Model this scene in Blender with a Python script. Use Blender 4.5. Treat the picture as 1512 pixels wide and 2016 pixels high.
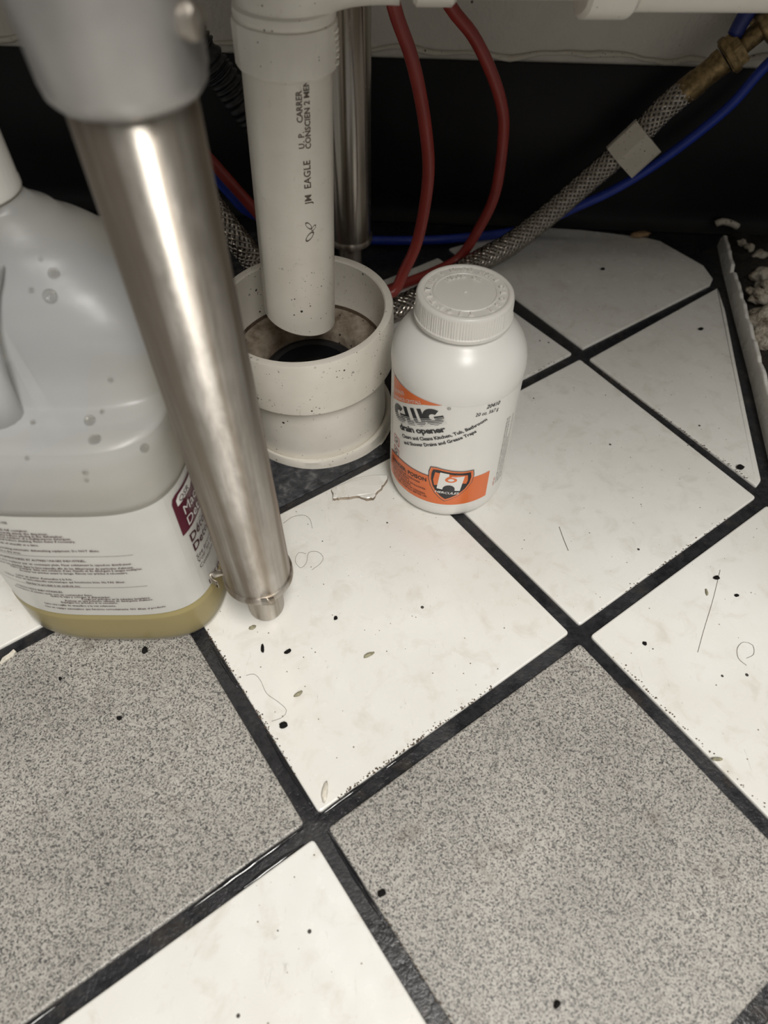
import bpy, bmesh, math, random
import numpy as np
from mathutils import Vector, Matrix
from mathutils.bvhtree import BVHTree

random.seed(7)
for o in list(bpy.data.objects):
    bpy.data.objects.remove(o)
SC = bpy.context.scene
COL = SC.collection
PI = math.pi

# ------------------------------------------------------------------ camera
F_PX, W_PX, H_PX = 1385.0, 1512, 2016
CAM = Vector((0.035840585, -0.105055221, 0.403620165))
RW = Matrix(((0.99998411, 0.00441171, 0.00350949),
             (0.00563735, -0.78257354, -0.62253263),
             (0.0, 0.62254252, -0.78258598)))
cd = bpy.data.cameras.new('camera')
cam = bpy.data.objects.new('camera', cd)
COL.objects.link(cam)
r_, d_, f_ = Vector(RW[0]), Vector(RW[1]), Vector(RW[2])
M = Matrix((r_, -d_, -f_)).transposed().to_4x4()
M.translation = CAM
cam.matrix_world = M
cd.sensor_fit = 'VERTICAL'
cd.sensor_height = 36.0
cd.lens = F_PX / H_PX * 36.0
cd.clip_start = 0.01
cd.dof.use_dof = True
cd.dof.focus_distance = 0.475
cd.dof.aperture_fstop = cd.lens / 3.6
SC.camera = cam

# ------------------------------------------------------------------ light
w = bpy.data.worlds.new('room_ambient')
SC.world = w
w.use_nodes = True
w.node_tree.nodes['Background'].inputs[0].default_value = (1.0, 0.965, 0.91, 1)
w.node_tree.nodes['Background'].inputs[1].default_value = 0.23
ld = bpy.data.lights.new('ceiling_panel_lamp', 'AREA')
ld.shape = 'RECTANGLE'
ld.size, ld.size_y = 0.6, 2.0
ld.energy = 113
ld.color = (1.0, 0.970, 0.920)
lamp = bpy.data.objects.new('ceiling_panel_lamp', ld)
COL.objects.link(lamp)
lamp.location = (0.55, -1.3, 2.6)
SC.view_settings.view_transform = 'Standard'
SC.view_settings.look = 'None'
SC.view_settings.exposure = 0.0
SC.view_settings.gamma = 1.0
SC.view_settings.use_curve_mapping = False


# ------------------------------------------------------------------ helpers
def ray(u, v):
    c = Vector(((u - 756) / F_PX, (v - 1008) / F_PX, 1))
    return RW.transposed() @ c


def onz(u, v, z=0.0):
    d = ray(u, v)
    return CAM + d * ((z - CAM.z) / d.z)


def ony(u, v, y):
    d = ray(u, v)
    return CAM + d * ((y - CAM.y) / d.y)


def tag(o, label=None, cat=None, group=None, kind=None):
    if label: o['label'] = label
    if cat: o['category'] = cat
    if group: o['group'] = group
    if kind: o['kind'] = kind
    return o


def thing(name, label, cat, loc, group=None):
    o = bpy.data.objects.new(name, None)
    o.empty_display_size = 0.02
    COL.objects.link(o)
    o.location = loc
    return tag(o, label, cat, group)


def root_loc(p):
    v = Vector((0, 0, 0))
    while p is not None:
        v += Vector(p.location)
        p = p.parent
    return v


def mk(name, verts, faces, mat, parent=None, smooth=True, loc=None):
    """verts in world coordinates"""
    off = root_loc(parent)
    if loc is not None:
        off = off + Vector(loc) - off
    me = bpy.data.meshes.new(name)
    me.from_pydata([tuple(Vector(v) - off) for v in verts], [], faces)
    me.update()
    o = bpy.data.objects.new(name, me)
    COL.objects.link(o)
    if mat: me.materials.append(mat)
    if parent is not None:
        o.parent = parent
        if loc is not None:
            o.location = Vector(loc) - root_loc(parent)
    elif loc is not None:
        o.location = loc
    if smooth:
        for p in me.polygons: p.use_smooth = True
        if smooth == 'auto':
            bm = bmesh.new(); bm.from_mesh(me)
            for e in bm.edges:
                if len(e.link_faces) == 2 and e.calc_face_angle(0) > 0.6: e.smooth = False
            bm.to_mesh(me); bm.free()
    return o


class MB:
    def __init__(s): s.v = []; s.f = []

    def add(s, v, f):
        n = len(s.v); s.v += [Vector(a) for a in v]; s.f += [tuple(i + n for i in q) for q in f]; return s

    def build(s, name, mat, parent=None, smooth='auto', loc=None):
        return mk(name, s.v, s.f, mat, parent, smooth, loc)


def frame(n):
    n = Vector(n).normalized()
    a = Vector((0, 1, 0)).cross(n)
    if a.length < 1e-4: a = Vector((1, 0, 0))
    a.normalize()
    return a, n.cross(a), n


def lathe(profile, origin=(0, 0, 0), axis=(0, 0, 1), n=64, mod=None, closed=False, cap=True):
    """profile of (r, h) along axis"""
    a, b, c = frame(axis)
    o = Vector(origin)
    v = []; f = []
    for (r, h) in profile:
        for i in range(n):
            t = 2 * PI * i / n
            rr = r * (mod(t, r, h) if mod else 1)
            v.append(o + c * h + a * (rr * math.cos(t)) + b * (rr * math.sin(t)))
    m = len(profile)
    rng = m if closed else m - 1
    for k in range(rng):
        k2 = (k + 1) % m
        for i in range(n):
            j = (i + 1) % n
            f.append((k * n + i, k * n + j, k2 * n + j, k2 * n + i))
    if not closed and cap:
        if profile[0][0] > 1e-6: f.append(tuple(reversed(range(n))))
        if profile[-1][0] > 1e-6: f.append(tuple(range((m - 1) * n, m * n)))
    return v, f


def spline(pts, step=0.004):
    P = [Vector(p) for p in pts]
    P = [P[0] * 2 - P[1]] + P + [P[-1] * 2 - P[-2]]
    out = []
    for i in range(1, len(P) - 2):
        p0, p1, p2, p3 = P[i - 1:i + 3]
        n = max(2, int((p2 - p1).length / step))
        for k in range(n):
            t = k / n
            out.append(0.5 * ((2 * p1) + (p2 - p0) * t + (2 * p0 - 5 * p1 + 4 * p2 - p3) * t * t + (3 * p1 - p0 - 3 * p2 + p3) * t ** 3))
    out.append(P[-2])
    return out


def frames(path):
    T = []
    for i in range(len(path)):
        T.append((path[min(i + 1, len(path) - 1)] - path[max(i - 1, 0)]).normalized())
    a, b, c = frame(T[0])
    out = []
    for i in range(len(path)):
        a = (a - T[i] * a.dot(T[i])).normalized()
        out.append((path[i], a, T[i].cross(a), T[i]))
    return out


def tube(path, r, n=16, cap=True):
    fr = frames(path)
    v = []; f = []
    for i, (p, a, b, t) in enumerate(fr):
        rr = r(i) if callable(r) else r
        for k in range(n):
            q = 2 * PI * k / n
            v.append(p + a * (rr * math.cos(q)) + b * (rr * math.sin(q)))
    for i in range(len(fr) - 1):
        for k in range(n):
            j = (k + 1) % n
            f.append((i * n + k, i * n + j, (i + 1) * n + j, (i + 1) * n + k))
    if cap:
        f.append(tuple(reversed(range(n)))); f.append(tuple(range((len(fr) - 1) * n, len(fr) * n)))
    return v, f


def box(p0, p1):
    x0, y0, z0 = p0; x1, y1, z1 = p1
    v = [(x0, y0, z0), (x1, y0, z0), (x1, y1, z0), (x0, y1, z0), (x0, y0, z1), (x1, y0, z1), (x1, y1, z1), (x0, y1, z1)]
    return v, [(3, 2, 1, 0), (4, 5, 6, 7), (0, 1, 5, 4), (1, 2, 6, 5), (2, 3, 7, 6), (3, 0, 4, 7)]


def slab(poly, z0, z1, bev=0.001):
    """prism over a convex-ish ccw polygon with a bevelled upper rim"""
    n = len(poly)
    P = [Vector((p[0], p[1], 0)) for p in poly]
    ins = []
    for i in range(n):
        a, b, c = P[i - 1], P[i], P[(i + 1) % n]
        d1 = (b - a).normalized(); d2 = (c - b).normalized()
        n1 = Vector((-d1.y, d1.x, 0)); n2 = Vector((-d2.y, d2.x, 0))
        m = n1 + n2
        m = m / max(0.3, m.dot(n1)) if m.length > 1e-6 else n1
        ins.append(b + m * bev)
    v = [(p.x, p.y, z0) for p in P] + [(p.x, p.y, z1 - bev) for p in P]
    mid = [(a + (b - a) * 0.3) for a, b in zip(P, ins)]
    v += [(p.x, p.y, z1 - bev * 0.3) for p in mid] + [(p.x, p.y, z1) for p in ins]
    f = [tuple(reversed(range(n)))]
    for k in range(3):
        for i in range(n):
            j = (i + 1) % n
            f.append((k * n + i, k * n + j, (k + 1) * n + j, (k + 1) * n + i))
    f.append(tuple(range(3 * n, 4 * n)))
    return v, f


def round_corners(poly, r, seg=3):
    out = []
    n = len(poly)
    for i in range(n):
        a, b, c = Vector(poly[i - 1]), Vector(poly[i]), Vector(poly[(i + 1) % n])
        u = (a - b); w_ = (c - b)
        rr = min(r, u.length * .4, w_.length * .4)
        p = b + u.normalized() * rr; q = b + w_.normalized() * rr
        for k in range(seg + 1):
            t = k / seg
            out.append(p * (1 - t) ** 2 + b * (2 * t * (1 - t)) + q * t * t)
    return out


def inset_poly(poly, d):
    n = len(poly)
    out = []
    for i in range(n):
        a, b, c = Vector(poly[i - 1]), Vector(poly[i]), Vector(poly[(i + 1) % n])
        d1 = (b - a).normalized(); d2 = (c - b).normalized()
        n1 = Vector((-d1.y, d1.x)); n2 = Vector((-d2.y, d2.x))
        m = (n1 + n2); m = m / m.dot(n1)
        out.append(b + m * d)
    return out


def lump(c, r, seed, sq=(1, 1, .7), n=3, amp=.3):
    bm = bmesh.new()
    bmesh.ops.create_icosphere(bm, subdivisions=n, radius=1)
    rnd = random.Random(seed)
    ph = [(Vector((rnd.uniform(-1, 1), rnd.uniform(-1, 1), rnd.uniform(-1, 1))) * rnd.uniform(2, 6), rnd.uniform(0, 6)) for _ in range(7)]
    V = []
    for q in bm.verts:
        k = 1 + amp * sum(math.sin(q.co.dot(d) + a) for d, a in ph) / 3.2
        V.append(Vector(c) + Vector((q.co.x * sq[0], q.co.y * sq[1], q.co.z * sq[2])) * (r * k))
    bm.verts.index_update()
    Fc = [tuple(x.index for x in g.verts) for g in bm.faces]
    bm.free()
    return V, Fc


# 2D print that is laid on a curved surface
def print2d(bm, mapf, name, mat, parent, step=0.0025, angle=0.0, s0=0.0, z0=0.0):
    R = Matrix.Rotation(angle, 4, 'Z')
    bmesh.ops.transform(bm, matrix=Matrix.Translation((s0, z0, 0)) @ R, verts=bm.verts)
    bmesh.ops.triangulate(bm, faces=bm.faces)
    if not bm.verts:
        bm.free(); return None
    lo = min(v.co.x for v in bm.verts); hi = max(v.co.x for v in bm.verts)
    k = math.floor(lo / step) + 1
    while k * step < hi:
        bmesh.ops.bisect_plane(bm, geom=bm.verts[:] + bm.edges[:] + bm.faces[:], plane_co=(k * step, 0, 0), plane_no=(1, 0, 0))
        k += 1
    bm.verts.index_update()
    V = [mapf(v.co.x, v.co.y) for v in bm.verts]
    Fc = [tuple(v.index for v in f.verts) for f in bm.faces]
    bm.free()
    return mk(name, V, Fc, mat, parent, smooth=False)


def text_bm(s, size, align='LEFT', bold=0.0, shear=0.0, sx=1.0, extrude=0.0, res=2, spacing=1.0):
    cu = bpy.data.curves.new('txt', 'FONT')
    cu.body = s; cu.size = size; cu.align_x = align; cu.offset = bold; cu.shear = shear
    cu.resolution_u = res; cu.extrude = extrude; cu.space_character = spacing
    o = bpy.data.objects.new('txt', cu)
    me = bpy.data.meshes.new_from_object(o)
    bm = bmesh.new(); bm.from_mesh(me)
    bpy.data.objects.remove(o); bpy.data.curves.remove(cu); bpy.data.meshes.remove(me)
    if sx != 1.0:
        bmesh.ops.scale(bm, vec=(sx, 1, 1), verts=bm.verts)
    return bm


def poly_bm(*polys):
    bm = bmesh.new()
    for p in polys:
        bm.faces.new([bm.verts.new((a[0], a[1], 0)) for a in p])
    return bm


def grid_poly_bm(xs, lo, hi):
    """strip between two height functions"""
    bm = bmesh.new()
    A = [bm.verts.new((x, lo(x), 0)) for x in xs]; B = [bm.verts.new((x, hi(x), 0)) for x in xs]
    for i in range(len(xs) - 1):
        bm.faces.new((A[i], A[i + 1], B[i + 1], B[i]))
    return bm


# ------------------------------------------------------------------ materials
class NT:
    def __init__(s, name):
        s.m = bpy.data.materials.new(name); s.m.use_nodes = True
        s.t = s.m.node_tree; s.b = s.t.nodes['Principled BSDF']; s.out = s.t.nodes['Material Output']

    def n(s, kind, **kw):
        k = s.t.nodes.new(kind)
        for a, v in kw.items():
            if hasattr(k, a): setattr(k, a, v)
            else: k.inputs[a].default_value = v
        return k

    def l(s, a, b): s.t.links.new(a, b)

    def pos(s, scale=(1, 1, 1)):
        g = s.n('ShaderNodeNewGeometry')
        mp = s.n('ShaderNodeMapping'); mp.inputs['Scale'].default_value = scale
        s.l(g.outputs['Position'], mp.inputs['Vector'])
        return mp.outputs[0]

    def noise(s, scale, detail=3, rough=.5, vec=None, dist=0.0):
        k = s.n('ShaderNodeTexNoise')
        k.inputs['Scale'].default_value = scale; k.inputs['Detail'].default_value = detail
        k.inputs['Roughness'].default_value = rough; k.inputs['Distortion'].default_value = dist
        s.l(vec if vec is not None else s.pos(), k.inputs['Vector'])
        return k.outputs['Fac']

    def ramp(s, fac, *stops):
        k = s.n('ShaderNodeValToRGB')
        e = k.color_ramp.elements
        while len(e) < len(stops): e.new(0.5)
        for i, (p, c) in enumerate(stops):
            e[i].position = p
            e[i].color = (c, c, c, 1) if not hasattr(c, '__len__') else (*c, 1)
        s.l(fac, k.inputs[0])
        return k.outputs['Color']

    def mix(s, fac, a, b, mode='MIX'):
        k = s.n('ShaderNodeMix'); k.data_type = 'RGBA'; k.blend_type = mode
        for sock, val in ((k.inputs[0], fac), (k.inputs[6], a), (k.inputs[7], b)):
            if hasattr(val, 'is_linked'): s.l(val, sock)
            elif hasattr(val, '__len__'): sock.default_value = (*val, 1)
            else: sock.default_value = val
        return k.outputs[2]

    def bump(s, h, strength=.3, dist=.001):
        k = s.n('ShaderNodeBump'); k.inputs['Strength'].default_value = strength; k.inputs['Distance'].default_value = dist
        s.l(h, k.inputs['Height']); s.l(k.outputs[0], s.b.inputs['Normal'])

    def specks(s, scale, size, density_lo=.55, vec=None):
        """mask, 1 on small scattered specks"""
        v = s.n('ShaderNodeTexVoronoi'); v.inputs['Scale'].default_value = scale
        s.l(vec if vec is not None else s.pos(), v.inputs['Vector'])
        k = s.n('ShaderNodeSeparateColor'); s.l(v.outputs['Color'], k.inputs[0])
        m = s.n('ShaderNodeMath', operation='MULTIPLY_ADD'); s.l(k.outputs[0], m.inputs[0])
        m.inputs[1].default_value = size / (1 - density_lo); m.inputs[2].default_value = -size * density_lo / (1 - density_lo)
        c = s.n('ShaderNodeMath', operation='LESS_THAN'); s.l(v.outputs['Distance'], c.inputs[0]); s.l(m.outputs[0], c.inputs[1])
        return c.outputs[0]

    def set(s, base=None, rough=None, metal=None, **kw):
        for key, val in (('Base Color', base), ('Roughness', rough), ('Metallic', metal), *kw.items()):
            if val is None: continue
            k = s.b.inputs[key]
            if hasattr(val, 'is_linked'): s.l(val, k)
            elif hasattr(val, '__len__'): k.default_value = (*val, 1)[:len(k.default_value)]
            else: k.default_value = val
        return s


def simple(name, col, rough=.4, metal=0.0, var=.12, scale=60, **kw):
    t = NT(name)
    f = t.noise(scale, 4)
    dark = tuple(c * (1 - var) for c in col); lite = tuple(min(1, c * (1 + var)) for c in col)
    t.set(t.ramp(f, (.3, dark), (.7, lite)), rough, metal, **kw)
    return t.m


def m_white_tile():
    t = NT('white_glazed_tile')
    base = t.ramp(t.noise(9, 5, .6), (.3, (.68, .665, .618)), (.7, (.76, .753, .722)))
    st = t.ramp(t.noise(55, 6, .65, dist=.6), (.52, 0.0), (.75, .42))
    base = t.mix(st, base, (.47, .43, .35))
    scr = t.ramp(t.noise(180, 4, .7, vec=t.pos((1, .25, 1)), dist=1.5), (.66, 0.0), (.74, .5))
    base = t.mix(scr, base, (.33, .31, .28))
    sp = t.specks(130, .15, .91)
    base = t.mix(sp, base, (.06, .055, .05))
    sp2 = t.specks(420, .22, .93)
    base = t.mix(sp2, base, (.2, .17, .13))
    t.set(base, t.ramp(t.noise(70, 4), (.3, .16), (.75, .34)))
    t.bump(t.noise(25, 2), .08, .002)
    return t.m


def m_grey_tile():
    t = NT('speckled_grey_tile')
    vo = t.n('ShaderNodeTexVoronoi'); vo.inputs['Scale'].default_value = 1350
    nd = t.noise(700, 2); vm = t.n('ShaderNodeVectorMath', operation='SCALE'); vm.inputs[3].default_value = 1.0
    t.l(t.pos((1, 1, 1)), vm.inputs[0]); t.l(vm.outputs[0], vo.inputs['Vector'])
    k = t.n('ShaderNodeSeparateColor'); t.l(vo.outputs['Color'], k.inputs[0])
    fm = t.n('ShaderNodeMath', operation='MULTIPLY_ADD'); fm.inputs[1].default_value = .55
    t.l(k.outputs[0], fm.inputs[0])
    nm = t.n('ShaderNodeMath', operation='MULTIPLY'); nm.inputs[1].default_value = .45; t.l(t.noise(950, 3, .6), nm.inputs[0])
    t.l(nm.outputs[0], fm.inputs[2]); f = fm.outputs[0]
    c = t.ramp(f, (.22, (.05, .048, .047)), (.33, (.15, .143, .132)), (.46, (.30, .285, .26)), (.72, (.43, .41, .375)))
    lg = t.ramp(t.noise(14, 4, .6), (.35, .82), (.7, 1.08))
    c = t.mix(1.0, c, lg, 'MULTIPLY')
    st = t.ramp(t.noise(30, 5, .6, dist=.4), (.60, 0.0), (.74, .5))
    c = t.mix(st, c, (.10, .08, .06))
    t.set(c, .46)
    t.bump(f, .15, .0004)
    return t.m


def m_grout():
    t = NT('black_wet_grout')
    f = t.noise(260, 5, .6)
    c = t.ramp(f, (.3, (.008, .0085, .011)), (.8, (.03, .03, .032)))
    st = t.ramp(t.noise(45, 5, .65), (.55, 0.0), (.72, .55))
    c = t.mix(st, c, (.055, .047, .038))
    wet = t.ramp(t.noise(16, 3), (.42, .10), (.62, .55))
    t.set(c, wet)
    t.bump(f, .5, .0012)
    return t.m


def m_mortar():
    t = NT('dark_mortar')
    f = t.noise(120, 6, .65, dist=.5)
    c = t.ramp(f, (.32, (.008, .009, .012)), (.52, (.04, .042, .048)), (.70, (.13, .13, .13)))
    t.set(c, .6); t.bump(f, .8, .002)
    return t.m


def m_pvc(name, a, b, dirt=.9, rough=.3, splash=False, mott=26):
    t = NT(name)
    c = t.ramp(t.noise(mott, 5, .6), (.3, a), (.7, b))
    st = t.ramp(t.noise(120, 5, .7, dist=.5), (.62, 0.0), (.8, .5))
    c = t.mix(st, c, (.33, .28, .20))
    m1, m2 = t.specks(210, .23, dirt), t.specks(520, .26, dirt)
    if splash:                                        # grit splashed up from the drain, thinning with height
        g = t.n('ShaderNodeNewGeometry'); sx = t.n('ShaderNodeSeparateXYZ'); t.l(g.outputs['Position'], sx.inputs[0])
        mr = t.n('ShaderNodeMapRange'); t.l(sx.outputs['Z'], mr.inputs[0])
        mr.inputs[1].default_value = .140; mr.inputs[2].default_value = .185; mr.inputs[3].default_value = 1.0; mr.inputs[4].default_value = .0
        cl_ = t.ramp(t.noise(45, 3), (.40, 0.0), (.55, 1.0))
        mm = t.n('ShaderNodeMath', operation='MULTIPLY'); t.l(mr.outputs[0], mm.inputs[0]); t.l(cl_, mm.inputs[1])
        o1 = t.n('ShaderNodeMath', operation='MULTIPLY'); t.l(m1, o1.inputs[0]); t.l(mm.outputs[0], o1.inputs[1])
        o2 = t.n('ShaderNodeMath', operation='MULTIPLY'); t.l(m2, o2.inputs[0]); t.l(mm.outputs[0], o2.inputs[1])
        m1, m2 = o1.outputs[0], o2.outputs[0]
    c = t.mix(m1, c, (.03, .025, .02))
    c = t.mix(m2, c, (.07, .055, .04))
    t.set(c, rough)
    t.bump(t.noise(60, 3), .12, .001)
    return t.m


def m_steel(name, a, b, rough=(.30, .46), streak=(500, 500, 12), bumpk=.12):
    t = NT(name)
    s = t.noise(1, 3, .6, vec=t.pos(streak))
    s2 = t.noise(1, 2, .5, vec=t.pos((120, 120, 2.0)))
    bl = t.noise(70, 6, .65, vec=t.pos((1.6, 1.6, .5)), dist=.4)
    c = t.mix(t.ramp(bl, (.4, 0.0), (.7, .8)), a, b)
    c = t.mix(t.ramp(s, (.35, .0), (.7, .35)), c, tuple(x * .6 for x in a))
    c = t.mix(t.ramp(s2, (.44, .0), (.58, .62)), c, (a[0] * .50, a[1] * .42, a[2] * .33))  # broad dark vertical bands: tarnish plus the tube's reflection streaks, put into the colour
    t.set(c, t.ramp(bl, (.35, rough[0]), (.7, rough[1])), .92)
    tg = t.n('ShaderNodeTangent', direction_type='RADIAL', axis='Z')
    t.l(tg.outputs[0], t.b.inputs['Tangent']); t.b.inputs['Anisotropic'].default_value = .8; t.b.inputs['Anisotropic Rotation'].default_value = .25
    t.bump(t.noise(150, 5), bumpk, .0006)
    return t.m


def m_jug():
    t = NT('translucent_polyethylene')
    d = t.n('ShaderNodeBsdfDiffuse'); tr = t.n('ShaderNodeBsdfTranslucent'); tp = t.n('ShaderNodeBsdfTransparent')
    gl = t.n('ShaderNodeBsdfGlossy')
    f = t.noise(18, 4)
    c = t.ramp(f, (.3, (.84, .86, .88)), (.7, (.93, .94, .95)))
    g = t.n('ShaderNodeNewGeometry'); sx = t.n('ShaderNodeSeparateXYZ'); t.l(g.outputs['Position'], sx.inputs[0])
    wet = t.n('ShaderNodeMapRange'); t.l(sx.outputs['Z'], wet.inputs[0])
    wet.inputs[1].default_value = .060; wet.inputs[2].default_value = .064; wet.inputs[3].default_value = 1.0; wet.inputs[4].default_value = 0.0
    c = t.mix(wet.outputs[0], c, (.72, .63, .33))            # wall soaked by the yellow liquid behind it
    t.l(c, d.inputs[0]); t.l(c, tr.inputs[0])
    tp.inputs[0].default_value = (.93, .93, .90, 1)
    gl.inputs['Roughness'].default_value = .34
    m1 = t.n('ShaderNodeMixShader'); m1.inputs[0].default_value = .34
    t.l(d.outputs[0], m1.inputs[1]); t.l(tr.outputs[0], m1.inputs[2])
    m2 = t.n('ShaderNodeMixShader'); m2.inputs[0].default_value = .47
    t.l(m1.outputs[0], m2.inputs[1]); t.l(tp.outputs[0], m2.inputs[2])
    lw = t.n('ShaderNodeFresnel'); lw.inputs[0].default_value = 1.45
    m3 = t.n('ShaderNodeMixShader'); t.l(lw.outputs[0], m3.inputs[0])
    t.l(m2.outputs[0], m3.inputs[1]); t.l(gl.outputs[0], m3.inputs[2])
    bp = t.n('ShaderNodeBump'); bp.inputs['Strength'].default_value = .15; bp.inputs['Distance'].default_value = .002
    t.l(t.noise(60, 3), bp.inputs['Height'])
    t.l(bp.outputs[0], gl.inputs['Normal'])
    t.l(m3.outputs[0], t.out.inputs[0])
    return t.m


def m_liquid():
    t = NT('yellow_detergent')
    d = t.n('ShaderNodeBsdfDiffuse'); tr = t.n('ShaderNodeBsdfTranslucent')
    f = t.noise(12, 2)
    c = t.ramp(f, (.3, (.80, .63, .13)), (.7, (.86, .70, .18)))
    t.l(c, d.inputs[0]); t.l(c, tr.inputs[0])
    m1 = t.n('ShaderNodeMixShader'); m1.inputs[0].default_value = .5
    t.l(d.outputs[0], m1.inputs[1]); t.l(tr.outputs[0], m1.inputs[2]); t.l(m1.outputs[0], t.out.inputs[0])
    return t.m


def m_wall():
    t = NT('painted_wall')
    c = t.ramp(t.noise(12, 5, .6), (.3, (.56, .53, .47)), (.7, (.64, .61, .55)))
    c = t.mix(t.specks(90, .2, .9), c, (.10, .08, .06))
    t.set(c, .55)
    t.bump(t.noise(160, 4, .6), .6, .0025)
    return t.m


MT = dict(
    white=m_white_tile(), grey=m_grey_tile(), grout=m_grout(), mortar=m_mortar(), wall=m_wall(), jug=m_jug(), liquid=m_liquid(),
    pvc=m_pvc('off_white_pvc', (.74, .70, .62), (.83, .79, .71), .60, splash=True),
    pvc_clean=m_pvc('white_pvc_fitting', (.76, .725, .655), (.84, .805, .735), .92),
    pvc_brown=m_pvc('stained_pvc', (.14, .10, .065), (.46, .39, .31), .72, .6, mott=95),
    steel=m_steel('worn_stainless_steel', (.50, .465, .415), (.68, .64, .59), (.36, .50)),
    steel_dark=m_steel('brushed_stainless_steel', (.50, .47, .42), (.56, .53, .48), (.22, .28), bumpk=.0),
    cast=simple('grey_cast_aluminium', (.42, .41, .40), .42, .75, .12, 40),
    base=simple('black_rubber_baseboard', (.0065, .0065, .0075), .45, 0, .25, 30, **{'Specular IOR Level': .22}),
    bottle=simple('white_polyethylene', (.80, .785, .75), .30, 0, .02, 20),
    cap=simple('white_polypropylene', (.74, .72, .675), .36, 0, .02, 20),
    label=simple('white_label_stock', (.78, .765, .725), .30, 0, .02, 30),
    juglabel=simple('greyish_film_label', (.60, .595, .56), .32, 0, .05, 30),
    orange=simple('orange_ink', (.74, .17, .045), .32, 0, .05, 40),
    pink=simple('light_orange_ink', (.83, .36, .22), .32, 0, .05, 40),
    black=simple('black_ink', (.016, .017, .02), .35, 0, .1, 40),
    redink=simple('red_ink', (.55, .10, .08), .35, 0, .1, 40),
    whiteink=simple('white_ink', (.80, .79, .76), .32, 0, .02, 40),
    maroon=simple('maroon_ink', (.10, .012, .028), .35, 0, .08, 40),
    maroontext=simple('dark_maroon_ink', (.055, .012, .018), .4, 0, .08, 40),
    pipeink=simple('grey_brown_ink', (.11, .085, .065), .5, 0, .2, 300),
    red=simple('red_tubing', (.29, .036, .028), .35, 0, .12, 50),
    blue=simple('blue_tubing', (.016, .045, .36), .35, 0, .12, 50),
    braid=simple('stainless_wire_braid', (.33, .30, .265), .22, 1.0, .2, 200),
    core=simple('dark_hose_core', (.03, .028, .025), .6, 0, .1, 50),
    brass=simple('tarnished_brass', (.24, .17, .08), .42, .75, .5, 220),
    bluehandle=simple('blue_plastic', (.012, .024, .16), .4, 0, .1, 50),
    tagm=m_pvc('grimy_beige_plastic', (.52, .48, .40), (.64, .60, .52), .7, .45),
    blackhose=simple('black_corrugated_plastic', (.014, .014, .016), .4, 0, .1, 60),
    crumb=simple('black_grit', (.010, .0095, .009), .95, 0, .3, 900, **{'Specular IOR Level': .1}),
    husk=simple('olive_husk', (.25, .23, .15), .6, 0, .35, 700),
    pale=simple('pale_flake', (.62, .58, .50), .6, 0, .2, 500),
    twig=simple('tan_twig', (.36, .23, .12), .6, 0, .2, 500),
    twigdark=simple('brown_grime', (.085, .055, .032), .7, 0, .4, 150),
    hair=simple('dark_hair', (.12, .10, .08), .4, 0, .1, 300),
    dirt=None, rubble=None)


def m_dirt():
    t = NT('dark_brown_dirt')
    f = t.noise(140, 6, .65)
    t.set(t.ramp(f, (.35, (.010, .008, .007)), (.7, (.045, .036, .028))), .85)
    t.bump(f, 1.0, .004)
    return t.m


def m_rubble():
    t = NT('crumbled_plaster')
    f = t.noise(90, 6, .65)
    t.set(t.ramp(f, (.35, (.12, .085, .05)), (.5, (.46, .41, .33)), (.7, (.66, .62, .53))), .8)
    t.bump(t.noise(350, 5), 1.0, .003)
    return t.m


MT['dirt'] = m_dirt(); MT['rubble'] = m_rubble()

# ------------------------------------------------------------------ floor and walls
GROUT_Z = -0.0022
S_T = 0.2
E1 = Vector((0.8117, 0.5841)); E1.normalize(); E2 = Vector((-E1.y, E1.x))
CORNER = {(1, -1): (0.2725, -0.0405), (0, -1): (0.1115, -0.1545), (0, 0): (0.0, -0.0010), (1, 0): (0.1627, 0.1165), (2, 0): (0.3205, 0.2312), (2, 1): (0.2103, 0.3977), (1, 1): (0.0432, 0.2780), (0, 1): (-0.1182, 0.1650)}


def corner(i, j):
    if (i, j) in CORNER: return Vector(CORNER[(i, j)])
    return E1 * (i * S_T) + E2 * (j * S_T) + Vector((0, -0.0005))


WALL_N = Vector((0.06283, 0.99802, 0)); WALL_D = 0.6335          # face of the baseboard


def wall_y(x, d=WALL_D): return (d - WALL_N.x * x) / WALL_N.y


floor = tag(mk('floor', [(-.9, -.9, GROUT_Z), (1.0, -.9, GROUT_Z), (1.0, .75, GROUT_Z), (-.9, .75, GROUT_Z),
                          (-.9, -.9, -.04), (1.0, -.9, -.04), (1.0, .75, -.04), (-.9, .75, -.04)],
               [(0, 1, 2, 3), (7, 6, 5, 4), (0, 4, 5, 1), (1, 5, 6, 2), (2, 6, 7, 3), (3, 7, 4, 0)], MT['grout'], smooth=False),
            'tiled floor of white and speckled grey tiles with black grout', None, None, 'structure')


def tile(poly, mat, rc=.0025):
    P = round_corners([Vector((p[0], p[1])) for p in poly], rc)
    c = sum(P, Vector((0, 0))) / len(P)
    v, f = slab(P, -.009, 0.0, .0011)
    o = mk('tile', v, f, mat, floor, smooth=False, loc=(c.x, c.y, 0))
    for i, p in enumerate(o.data.polygons):
        p.use_smooth = False
    return o


GREY = {(0, -1), (-1, 0), (-2, -1), (-1, -2), (1, -2), (2, -1), (3, -2), (-2, 1), (-3, 0)}
SKIP = {(0, 1), (0, 2), (1, 2), (2, 1), (2, 0), (1, 1), (2, 2), (3, 0), (3, 1), (3, -1), (3, -2), (2, -1)}
for i in range(-3, 4):
    for j in range(-3, 3):
        if (i, j) in SKIP: continue
        q = [corner(i, j), corner(i + 1, j), corner(i + 1, j + 1), corner(i, j + 1)]
        if max(p.y for p in q) > .60: continue
        tile(inset_poly(q, .0047), MT['grey'] if (i, j) in GREY else MT['white'])


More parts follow.
